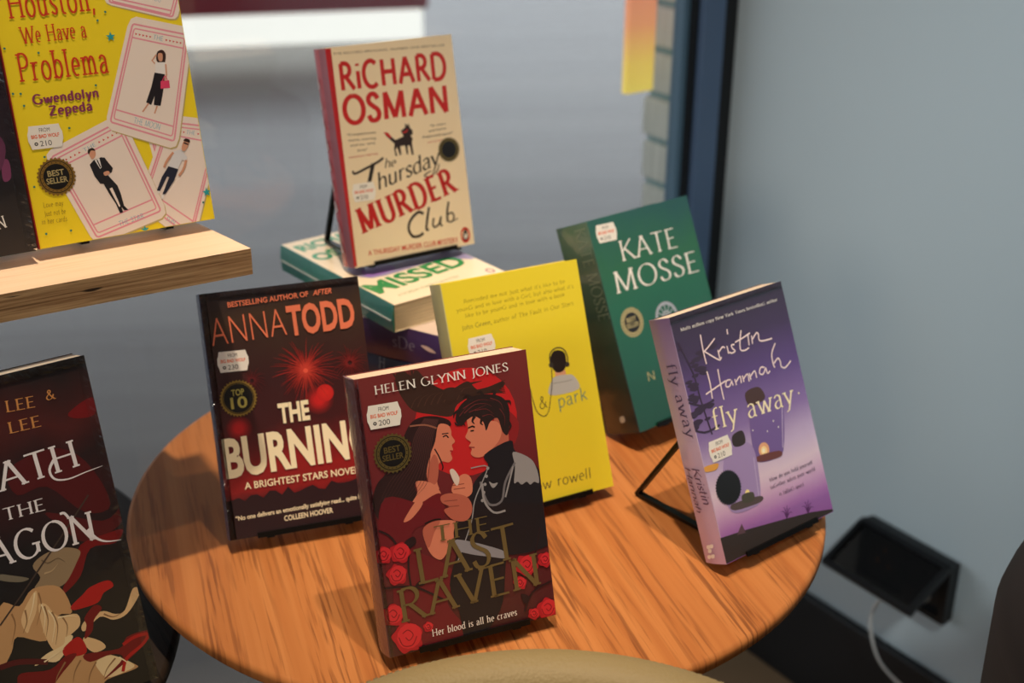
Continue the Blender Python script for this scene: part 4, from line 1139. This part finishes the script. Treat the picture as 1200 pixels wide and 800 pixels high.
F.poly([(190, 505), (225, 495), (220, 512), (192, 518)], ink((222, 160, 70)), z, s)
for q in ((410, 720), (530, 665), (560, 700), (495, 725)): F.disc(q, .0007, WHITE, z2, s2, n=8)
# handwriting
SC = ink((240, 220, 224))
for p in ([(102, 160), (118, 250), (138, 332)], [(186, 182), (150, 230), (122, 262)], [(126, 258), (170, 285), (215, 308), (225, 290)],
          [(205, 250), (216, 300)], [(210, 262), (232, 232), (246, 238)], [(258, 226), (268, 272)], [(258, 128), (262, 158)],
          [(302, 218), (284, 222), (290, 240), (306, 256), (286, 268), (272, 262)], [(340, 135), (334, 200), (338, 248), (362, 252), (388, 236)], [(305, 205), (352, 178), (392, 150)],
          [(380, 160), (388, 222)], [(402, 165), (408, 214)], [(408, 186), (430, 150), (442, 158), (446, 190), (470, 196), (522, 182)],
          [(140, 375), (160, 450), (172, 534)], [(204, 362), (222, 460), (240, 540)], [(134, 510), (180, 478), (250, 430)],
          [(280, 424), (256, 430), (252, 462), (272, 462), (286, 430)], [(284, 428), (294, 458)], [(304, 420), (314, 456)], [(312, 436), (334, 404), (342, 444)],
          [(348, 400), (358, 438)], [(354, 420), (378, 390), (388, 434)], [(388, 385), (398, 424)], [(396, 404), (420, 372), (432, 412)],
          [(478, 352), (456, 352), (448, 384), (468, 392), (484, 356)], [(484, 352), (496, 386), (510, 372)], [(540, 210), (520, 270), (528, 330), (538, 352)], [(532, 330), (556, 298), (570, 318), (576, 346), (600, 352), (632, 312)]):
    F.line(p, .00125, SC, z2, s2, part='author_lettering')
F.text('fly away', (182, 722), (652, 560), 128, SERIF_LIGHT, CREAM, z2, s2)
F.disc((678, 502), .0009, CREAM, z2, s2, part='title_lettering', n=10)
F.text('Multi-million copy New York Times bestselling author', (128, 152), (380, 72), 9, SERIF, WHITE, z, s, part='tagline_lettering')
TG = ink((88, 74, 100))
for t_, a_, b_ in (('How do you hold yourself', (360, 543), (471, 496)), ('together when your world', (362, 563), (478, 513)), ('is falling apart?', (385, 580), (452, 552))): F.text(t_, a_, b_, 10, SERIF, TG, z, s, part='tagline_lettering')
F.text('fly away', (94, 236), (148, 428), .0095, SERIF_LIGHT, ink((70, 60, 96)), z, s, part='spine_lettering', face='spine')
F.inst = 1
F.text('Kristin', (160, 505), (192, 602), .0075, SCRIPT, ink((88, 60, 96)), z, s, part='spine_lettering', face='spine')
F.text('Hannah', (140, 502), (174, 622), .0065, SCRIPT, ink((88, 60, 96)), z, s, part='spine_lettering', face='spine')
F.inst = 0
for q in ((204, 712), (212, 710), (208, 722), (206, 738), (216, 736)): F.poly([(q[0]-4, q[1]-4), (q[0]+4, q[1]-5), (q[0]+4, q[1]+4), (q[0]-4, q[1]+4)], WHITE, z, s, part='publisher_emblem', face='spine')
F.sticker((231, 457), '210', z, s, ang=.0)
F.seal((252, 558), .0142, mat('black_foil', (30, 28, 30), .3, .3, .2), BLACK, [], z, s, txt=mat('black_foil', (58, 54, 52), .3, .3, .2), star=36, inner=.78)
F.film(('top',), .004, .0007).finish()
easel('black folding easel with its foot showing left of the purple paperback', bx, by, bz+TZ, yw, ln, tk, TZ, .134)

# ---- the pile of lying books
a_ = -.8903
Sx = Book('teal spined cream paperback with green letters lying on top of the pile', 'books lying in the pile', flat_matrix(-.1043, 1.0676, .1464, a_, .129), .129, .196, .0262,
          gloss_bump(mat('cream_green_cover', (238, 222, 196), .5, .5)), gloss_bump(mat('teal_spine', (20, 122, 108), .4, .8), 120, .4), (222, 204, 170))
z, s = (320, 220), 3.636
GN = ink((36, 140, 78)); GN2 = ink((50, 150, 110))
Sx.poly([(330, 330), (700, 250), (860, 300), (700, 310), (420, 385)], ink((150, 142, 186)), z, s)
Sx.poly([(380, 350), (470, 325), (520, 345), (410, 380)], ink((150, 110, 196)), z, s)
Sx.text('MISSED', (452, 452), (838, 318), 62, 'sans', GN, z, s, weight=.03)
Sx.text('A THURSDAY MURDER CLUB MYSTERY', (540, 462), (800, 378), 12, 'sans', ink((120, 150, 110)), z, s, part='tagline_lettering')
Sx.text('RICHARD', (130, 272), (430, 180), 34, 'sans', GN2, z, s, part='author_lettering', weight=.04)
Sx.text('OSMAN', (205, 312), (470, 220), 40, 'sans', GN2, z, s, part='author_lettering', weight=.04)
Sx.ring((925, 352), .004, .0026, ink((150, 60, 70)), z, s, ar=1.4, part='publisher_emblem')
Sx.finish()
# glossy seam of the wrap along its spine
bm = bmesh.new(); bar(bm, (-.0662, .0150, .002), (-.0662, .0150, .194), .0012, .0010)
from_bm('shrink_wrap_seam', bm, mat('wrap_seam', (180, 190, 190), .2, .5), Sx.root)

def pile_book(label, x, y, ztop, ang, H_, T_, cm, sm, W_=.128):
    return Book(label, 'books lying in the pile', flat_matrix(x, y, ztop, ang, W_), W_, H_, T_, cm, sm, (232, 212, 178))
P1 = pile_book('purple spined paperback lying second from the top of the pile', -.050, 1.0526, .1198, -.527, .196, .0335, gloss_bump(mat('lilac_cover', (206, 188, 178), .5, .5)), gloss_bump(cover_mat('violet_spine', [(0, (70, 52, 110)), (.3, (58, 26, 66)), (1, (52, 32, 92))], noise=.3)))
P1.text('sDe', (461, 405), (487, 411), .011, SERIF, ink((118, 108, 130)), part='spine_lettering', face='spine')
P1.poly([(494, 404), (503, 406), (512, 413), (503, 411)], ink((220, 190, 180)), part='spine_emblem', face='spine')
P1.finish()
P2 = pile_book('dark navy paperback lying third from the top of the pile', -.046, 1.0440, .0858, -.5888, .197, .030, gloss_bump(mat('navy_cover', (30, 36, 66), .45, .6)), gloss_bump(mat('navy_blue_spine', (26, 36, 64), .45, .7)))
P2.text('H', (445, 430), (452, 432), .012, SERIF, ink((120, 128, 140)), part='spine_lettering', face='spine')
P2.finish()
pile_book('grey paperback lying fourth from the top of the pile', -.052, 1.046, .0553, -.62, .198, .028, gloss_bump(mat('grey_cover', (92, 96, 104), .5, .5)), gloss_bump(mat('grey_spine', (82, 86, 96), .5, .5))).finish()
pile_book('dark brown paperback at the bottom of the pile', -.056, 1.050, .0268, -.58, .198, .0266, gloss_bump(mat('brown_cover', (72, 50, 40), .5, .5)), gloss_bump(mat('brown_spine', (62, 42, 34), .5, .5))).finish()

# ---- yellow novel with picture cards on the plywood shelf
bx, by, bz, yw, ln, tk = -.286, .9323, .2586, .5702, .2263, .022
Gb = Book('yellow paperback with picture cards and red title, on the plywood shelf', 'paperbacks on the plywood shelf', stand_matrix(bx, by, bz, yw, ln), .133, .203, tk,
          gloss_bump(mat('lemon_cover', (244, 218, 36), .45, .5), 30, .08), gloss_bump(mat('red_spine_edge', (178, 34, 40), .45, .6)), (228, 212, 190))
z, s = (0, 0), 1.0
z2, s2 = (60, 130), 5.163
CD, SH, PK, TL, TLT = ink((240, 226, 218)), ink((196, 176, 120)), ink((232, 150, 168)), ink((44, 160, 168)), ink((84, 166, 200))
def card(q, inset_title, title, tp0, tp1, cap):
    Gb.inst += 1
    P = [np.array(p, float) for p in q]; c = sum(P)/4
    def inset(k): return [tuple(c+(p-c)*k) for p in P]
    def rounded(Q, t=.10):
        out = []
        for i in range(4):
            a, b, d = np.array(Q[i-1]), np.array(Q[i]), np.array(Q[(i+1) % 4])
            for u in (0, .5, 1):
                if u == 0: out.append(b+(a-b)*t)
                elif u == 1: out.append(b+(d-b)*t)
                else: out.append(b+(a-b)*t*.28+(d-b)*t*.28)
        return out
    Gb.poly([p+np.array((1.2, 1.6)) for p in rounded(q)], SH, smooth=False, part='picture_card')
    Gb.poly(rounded(q), CD, smooth=False, part='picture_card')
    for k, w_ in ((.87, .0013), (.80, .0010)):
        R = rounded(inset(k), .03)
        Gb.line([tuple(p) for p in R]+[tuple(R[0])], w_, PK, smooth=False, part='picture_card')
    I = inset(.80)
    for f0 in (inset_title, 1-inset_title):
        a = np.array(I[0])+(np.array(I[3])-np.array(I[0]))*f0; b = np.array(I[1])+(np.array(I[2])-np.array(I[1]))*f0
        Gb.line([tuple(a), tuple(b)], .0011, PK, smooth=False, part='picture_card')
    Gb.text(title, tp0, tp1, cap, HAND, TLT, part='card_lettering', parent='picture_card')
    RDA = ink((214, 70, 70))
    a = np.array(I[0]); b = np.array(I[1]); dn = (np.array(I[3])-a)*inset_title*.55
    for f0 in (.06, .13, .20, .27, .34, .66, .73, .80, .87, .94): Gb.disc(tuple(a+(b-a)*f0+dn), .0010, RDA, n=3, part='picture_card')
    Gb.text('THE', tuple(a+(b-a)*.40+dn*1.35), tuple(a+(b-a)*.60+dn*1.35), cap*.8, HAND, TLT, part='card_lettering', parent='picture_card')
card([(166, 135), (238, 150), (252, 208), (202, 268)], .12, 'SUN', (193, 255), (202, 262), 5)
card([(128, -38), (220, -26), (207, 24), (122, 4)], .12, 'LOVERS', (172, -2), (188, 3), 6)
card([(196, 134), (262, 142), (226, 290), (160, 240)], .11, 'SUN', (194, 258), (204, 263), 6)
card([(50, 180), (141, 132), (198, 252), (112, 288)], .11, 'THE STAR', (140, 265), (169, 255), 6)
card([(152, 18), (226, 33), (208, 176), (122, 150)], .10, 'THE MOON', (156, 144), (187, 152), 7)
Gb.inst = 5
# woman on the upper card
o3, s3 = (0, 0), 2.0
SKN, BLK, WHT = ink((214, 156, 128)), ink((34, 28, 34)), ink((236, 232, 232))
Gb.poly([(366, 140), (368, 122), (380, 117), (388, 128), (385, 150), (374, 150)], ink((60, 36, 32)), o3, s3, part='picture_card')
Gb.poly([(370, 126), (380, 126), (380, 142), (372, 142)], SKN, o3, s3, part='picture_card')
Gb.line([(364, 150), (356, 142), (366, 128)], .0011, SKN, o3, s3, False, part='picture_card'); Gb.line([(388, 150), (390, 175), (386, 190)], .0011, SKN, o3, s3, False, part='picture_card')
Gb.poly([(363, 146), (386, 146), (386, 176), (364, 174)], WHT, o3, s3, smooth=False, part='picture_card')
Gb.poly([(362, 170), (386, 174), (382, 215), (376, 248), (360, 246), (362, 225), (354, 246), (342, 240), (354, 205)], BLK, o3, s3, smooth=False, part='picture_card')
Gb.line([(348, 242), (334, 262)], .0011, SKN, o3, s3, False, part='picture_card'); Gb.line([(368, 248), (362, 266)], .0011, SKN, o3, s3, False, part='picture_card')
Gb.poly([(376, 190), (396, 188), (398, 206), (376, 208)], ink((226, 70, 110)), o3, s3, smooth=False, part='picture_card'); Gb.line([(380, 190), (386, 178), (392, 188)], .0006, ink((226, 70, 110)), o3, s3, part='picture_card')
Gb.inst = 4
# man in the black suit
SU = ink((36, 34, 40))
Gb.poly([(222, 240), (240, 225), (262, 236), (268, 268), (250, 292), (236, 280)], SKN, z2, s2, part='picture_card')
Gb.poly([(220, 250), (224, 232), (250, 224), (266, 240), (240, 240), (228, 262)], ink((46, 34, 30)), z2, s2, part='picture_card')
Gb.poly([(232, 325), (255, 298), (300, 280), (322, 282), (345, 312), (372, 345), (366, 370), (340, 385), (362, 410), (400, 450), (420, 500), (440, 572), (466, 598), (440, 600), (424, 580), (434, 612), (416, 618), (390, 560), (350, 500), (316, 440), (296, 440), (262, 395)], SU, z2, s2, smooth=False, part='picture_card')
Gb.poly([(262, 298), (290, 284), (304, 340), (296, 350)], WHT, z2, s2, smooth=False, part='picture_card'); Gb.line([(276, 296), (298, 342)], .0009, BLK, z2, s2, False, part='picture_card')
Gb.poly([(316, 372), (345, 362), (352, 380), (326, 392)], SKN, z2, s2, part='picture_card')
Gb.poly([(352, 470), (368, 462), (404, 540), (418, 576), (410, 580)], CD, z2, s2, smooth=False, part='picture_card')
Gb.inst = 3
# man in the white shirt
Gb.poly([(796, 190), (812, 170), (834, 180), (826, 216), (806, 242), (788, 232)], SKN, z2, s2, part='picture_card')
Gb.poly([(800, 180), (812, 166), (836, 174), (834, 192)], ink((54, 34, 30)), z2, s2, part='picture_card'); Gb.line([(800, 192), (828, 202)], .0011, BLK, z2, s2, False, part='picture_card')
Gb.poly([(740, 244), (782, 232), (822, 280), (818, 300), (790, 296), (766, 352), (708, 336)], ink((222, 222, 228)), z2, s2, smooth=False, part='picture_card')
Gb.line([(738, 250), (700, 300), (682, 342)], .0018, SKN, z2, s2, part='picture_card'); Gb.line([(816, 296), (800, 350), (772, 392)], .0018, SKN, z2, s2, part='picture_card')
Gb.poly([(708, 334), (768, 352), (742, 420), (690, 502), (672, 504), (712, 400), (700, 396), (656, 486), (638, 480), (668, 400)], ink((40, 42, 60)), z2, s2, smooth=False, part='picture_card')
Gb.line([(645, 486), (652, 496)], .0018, WHT, z2, s2, False, part='picture_card'); Gb.line([(676, 506), (670, 530)], .0018, WHT, z2, s2, False, part='picture_card')
Gb.inst = 0
def star(c, r_):
    C = Gb.cov(*c); P = []
    for i in range(10):
        a = math.pi*i/5+.3; q = r_ if i % 2 == 0 else r_*.42
        P.append(C+q*np.array((math.cos(a), math.sin(a))))
    Gb.put('cover_illustration', [P], TL)
for c, r_ in (((129.5, 43), .0036), ((242, 225), .0036), ((170, 269), .0032)): star(c, r_)
for c in ((45, 62), (15, 110), (114, 24), (24, 110), (28, 124), (40, 219), (81, 150), (54, 274), (83, 270), (238, 237), (123, 14), (5, 57), (52, 184), (112, 100)): Gb.disc(c, .0009, ink((60, 130, 120)), n=6)
RT, PT = ink((206, 62, 34)), ink((136, 56, 92))
Gb.text('Houston,', (11, 22), (112, 12), 34, WESTERN, RT)
Gb.text('We Have a', (26, 51.5), (102, 43.5), 20, WESTERN, RT)
Gb.text('Problema', (23.5, 96), (128, 85), 33, WESTERN, RT)
Gb.text('Gwendolyn', (39, 122.5), (116, 113.5), 11, BOLD, PT, part='author_lettering')
Gb.text('Zepeda', (58, 135.5), (108.5, 128.8), 11, BOLD, PT, part='author_lettering')
for t_, a, b_ in (('Love may', (50.7, 243.3), (74.3, 240.3)), ('just not be', (52, 253.5), (77, 250)), ('in her cards', (49, 263), (78.7, 258.7))): Gb.text(t_, a, b_, 6, HAND, ink((110, 80, 40)), part='tagline_lettering')
Gb.sticker((53, 160), '210', ang=-.02)
Gb.seal((66, 207), .0140, mat('gold_foil', (170, 132, 66), .34, .3, .55), BLACK, BEST, txt=PGOLD)
Gb.finish()
easel('black folding easel behind the yellow picture card paperback on the shelf', bx, by, bz+TZ, yw, ln, tk, SZ, .085, up=.10, lip=0)

# ---- the dark book beside it
M = stand_matrix(bx, by, bz, yw, ln)
ct = Vector(M @ Vector((-.133/2-.0645-.0016, -.004, 0)))
Hb = Book('black paperback with one white letter at its lower corner, on the plywood shelf', 'paperbacks on the plywood shelf', stand_matrix(ct.x, ct.y, ct.z-TZ, yw, ln), WB, HB, .026,
          cover_mat('black_cover', [(0, (58, 50, 46)), (.18, (46, 40, 40)), (.22, (30, 26, 30)), (.5, (40, 28, 40)), (1, (24, 26, 44))], noise=.1), gloss_bump(mat('black_spine', (30, 30, 44), .4, .7)), (200, 190, 180))
Hb.poly([(2, 190), (10, 188), (13, 208), (4, 212)], ink((120, 60, 96))); Hb.poly([(-14, 150), (6, 170), (0, 200), (-20, 190)], ink((96, 50, 80)))
Hb.text('N', (-1.5, 269), (8.5, 266), 15, SERIF, WHITE)
Hb.film(('fore',), .007, .0012).finish()
ce = M @ Vector((-.133/2-.0645-.0016, -.004, 0))
easel('black folding easel behind the black paperback on the plywood shelf', ce.x, ce.y, ce.z, yw, ln, .026, SZ, .085, up=.10, lip=0)

# ---- the black fantasy novel with red ribbons, lower left
bx, by, bz, yw, ln, tk = -.3185, .7389, -.0320, .6303, .3123, .030
K = Book('large black paperback with white swash lettering and red ribbons, lower left, on the dark table', None, stand_matrix(bx, by, bz, yw, ln), .152, .243, tk,
         cover_mat('night_cover', [(0, (20, 20, 22)), (.45, (26, 22, 26)), (.62, (52, 22, 26)), (.75, (40, 24, 28)), (.86, (78, 30, 30)), (1, (28, 24, 26))], span=.243, noise=.35, nscale=12), gloss_bump(mat('night_spine', (22, 20, 22), .4, .7)), (214, 204, 190))
z, s = (0, 400), 2.0
z2, s2 = (0, 620), 4.442
RB, RB2, RB3 = ink((178, 30, 30)), ink((118, 22, 26)), ink((84, 24, 28))
CR, CR2, CR3, SKD = ink((226, 190, 142)), ink((196, 152, 106)), ink((236, 210, 164)), ink((150, 128, 100))
K.poly([(160, 168), (215, 130), (222, 170), (180, 180)], RB2, z, s); K.poly([(20, 300), (120, 250), (200, 280), (260, 380), (200, 400), (110, 340), (40, 360)], RB3, z, s)
K.poly([(110, 400), (240, 420), (285, 385), (280, 430), (200, 470), (140, 430)], RB3, z, s)
K.poly([(420, 80), (560, 20), (640, 0), (600, 70), (470, 100), (420, 240), (340, 330), (330, 300), (390, 190)], RB2, z2, s2)
K.poly([(170, 190), (230, 130), (330, 95), (415, 110), (400, 170), (340, 280), (260, 310), (180, 310), (210, 250)], SKD, z2, s2)
K.poly([(0, 400), (100, 400), (170, 310), (310, 300), (375, 430), (300, 450), (240, 580), (90, 560), (60, 640), (0, 720)], CR2, z2, s2)
K.poly([(200, 400), (240, 390), (300, 450), (400, 440), (415, 500), (360, 560), (330, 640), (280, 630), (230, 540)], CR, z2, s2)
K.poly([(110, 470), (150, 370), (190, 320), (190, 420), (160, 500), (140, 540)], CR, z2, s2)
K.poly([(180, 710), (240, 650), (330, 600), (340, 560), (380, 560), (310, 680), (240, 690)], CR3, z2, s2)
K.poly([(215, 800), (270, 740), (380, 660), (480, 650), (570, 650), (700, 700), (705, 725), (560, 780), (500, 830), (210, 840)], CR2, z2, s2)
K.poly([(500, 690), (580, 655), (700, 705), (640, 745), (560, 770), (520, 740)], CR3, z2, s2)
K.poly([(440, 560), (520, 580), (550, 615), (490, 640), (440, 600)], CR, z2, s2)
K.poly([(425, 500), (470, 450), (540, 425), (600, 440), (650, 420), (690, 310), (725, 310), (720, 350), (660, 440), (590, 470), (520, 455), (440, 530)], CR, z2, s2)
K.poly([(370, 400), (430, 340), (470, 300), (560, 265), (590, 295), (540, 330), (510, 380), (430, 410), (380, 420)], RB, z2, s2)
K.poly([(440, 460), (490, 395), (530, 410), (490, 470), (480, 530), (440, 570), (450, 500)], RB2, z2, s2)
K.poly([(330, 620), (400, 560), (440, 590), (450, 640), (400, 660), (340, 660)], RB, z2, s2)
K.poly([(440, 650), (620, 620), (660, 560), (760, 525), (775, 550), (730, 620), (620, 720), (540, 780), (640, 670), (580, 650), (470, 690)], RB2, z2, s2)
K.line([(640, 600), (700, 560), (770, 545), (740, 600), (660, 670), (640, 740)], .0024, RB, z2, s2)
K.poly([(90, 800), (110, 750), (260, 730), (340, 660), (400, 650), (330, 740), (240, 840), (90, 840)], RB2, z2, s2)
K.line([(0, 720), (100, 690), (250, 690)], .0040, RB3, z2, s2)
FD, FL = ink((150, 112, 76)), ink((244, 224, 184))
for p in ([(230, 400), (250, 470), (240, 560)], [(270, 430), (300, 500), (290, 600)], [(320, 450), (350, 500), (345, 560)], [(200, 330), (215, 400), (190, 500)], [(130, 420), (140, 480), (120, 540)], [(60, 440), (80, 500), (60, 600)], [(340, 690), (300, 760), (290, 800)], [(420, 680), (390, 740), (380, 800)], [(500, 690), (470, 750), (460, 810)], [(600, 670), (560, 720), (540, 770)], [(540, 440), (590, 455), (640, 430)]): K.line(p, .0013, FD, z2, s2, taper=True)
for p in ([(215, 390), (235, 450), (225, 540)], [(250, 420), (285, 480), (270, 590)], [(180, 330), (170, 400), (150, 470)], [(300, 460), (360, 450), (405, 455)], [(620, 665), (660, 690), (690, 715)], [(230, 690), (290, 650), (335, 620)]): K.line(p, .0011, FL, z2, s2, taper=True)
K.line([(215, 160), (250, 175), (300, 150), (340, 170)], .0010, ink((110, 92, 72)), z2, s2, taper=True); K.line([(230, 230), (270, 215), (300, 180)], .0014, ink((186, 160, 124)), z2, s2, taper=True)
K.line([(0, 500), (120, 330), (200, 210), (330, 20), (460, -180)], .0011, ink((70, 56, 50)), z2, s2, False)
K.poly([(0, 235), (60, 240), (150, 255), (100, 275), (0, 265)], ink((120, 112, 96)), z2, s2)
GO = ink((206, 142, 82))
K.text('LEE', (15, 166), (84, 153), 27, SERIF, GO, z, s, part='author_lettering'); K.text('&', (108, 138), (130, 134), 24, SERIF, GO, z, s, part='author_lettering')
K.text('LEE', (22, 216), (98, 198), 27, SERIF, GO, z, s, part='author_lettering')
SW = ink((234, 230, 236))
K.text('ATH', (2, 352), (188, 290), 68, SERIF, SW, z, s)
K.line([(130, 270), (116, 300), (128, 322), (160, 322), (200, 306), (240, 291)], .0022, SW, z, s, taper=True)
K.text('THE', (10, 421), (108, 394), 30, SERIF, SW, z, s)
K.text('AGON', (-24, 534), (226, 462), 72, SERIF, SW, z, s)
K.line([(205, 440), (225, 460), (250, 468), (284, 464)], .0026, SW, z, s, taper=True); K.line([(160, 412), (150, 402), (140, 404)], .0018, SW, z, s)
K.film(('top', 'fore'), .006, .0010).finish()
easel('black folding easel behind the large black ribbon paperback', bx, by, bz+TZ, yw, ln, tk, TZ-.045, .12)
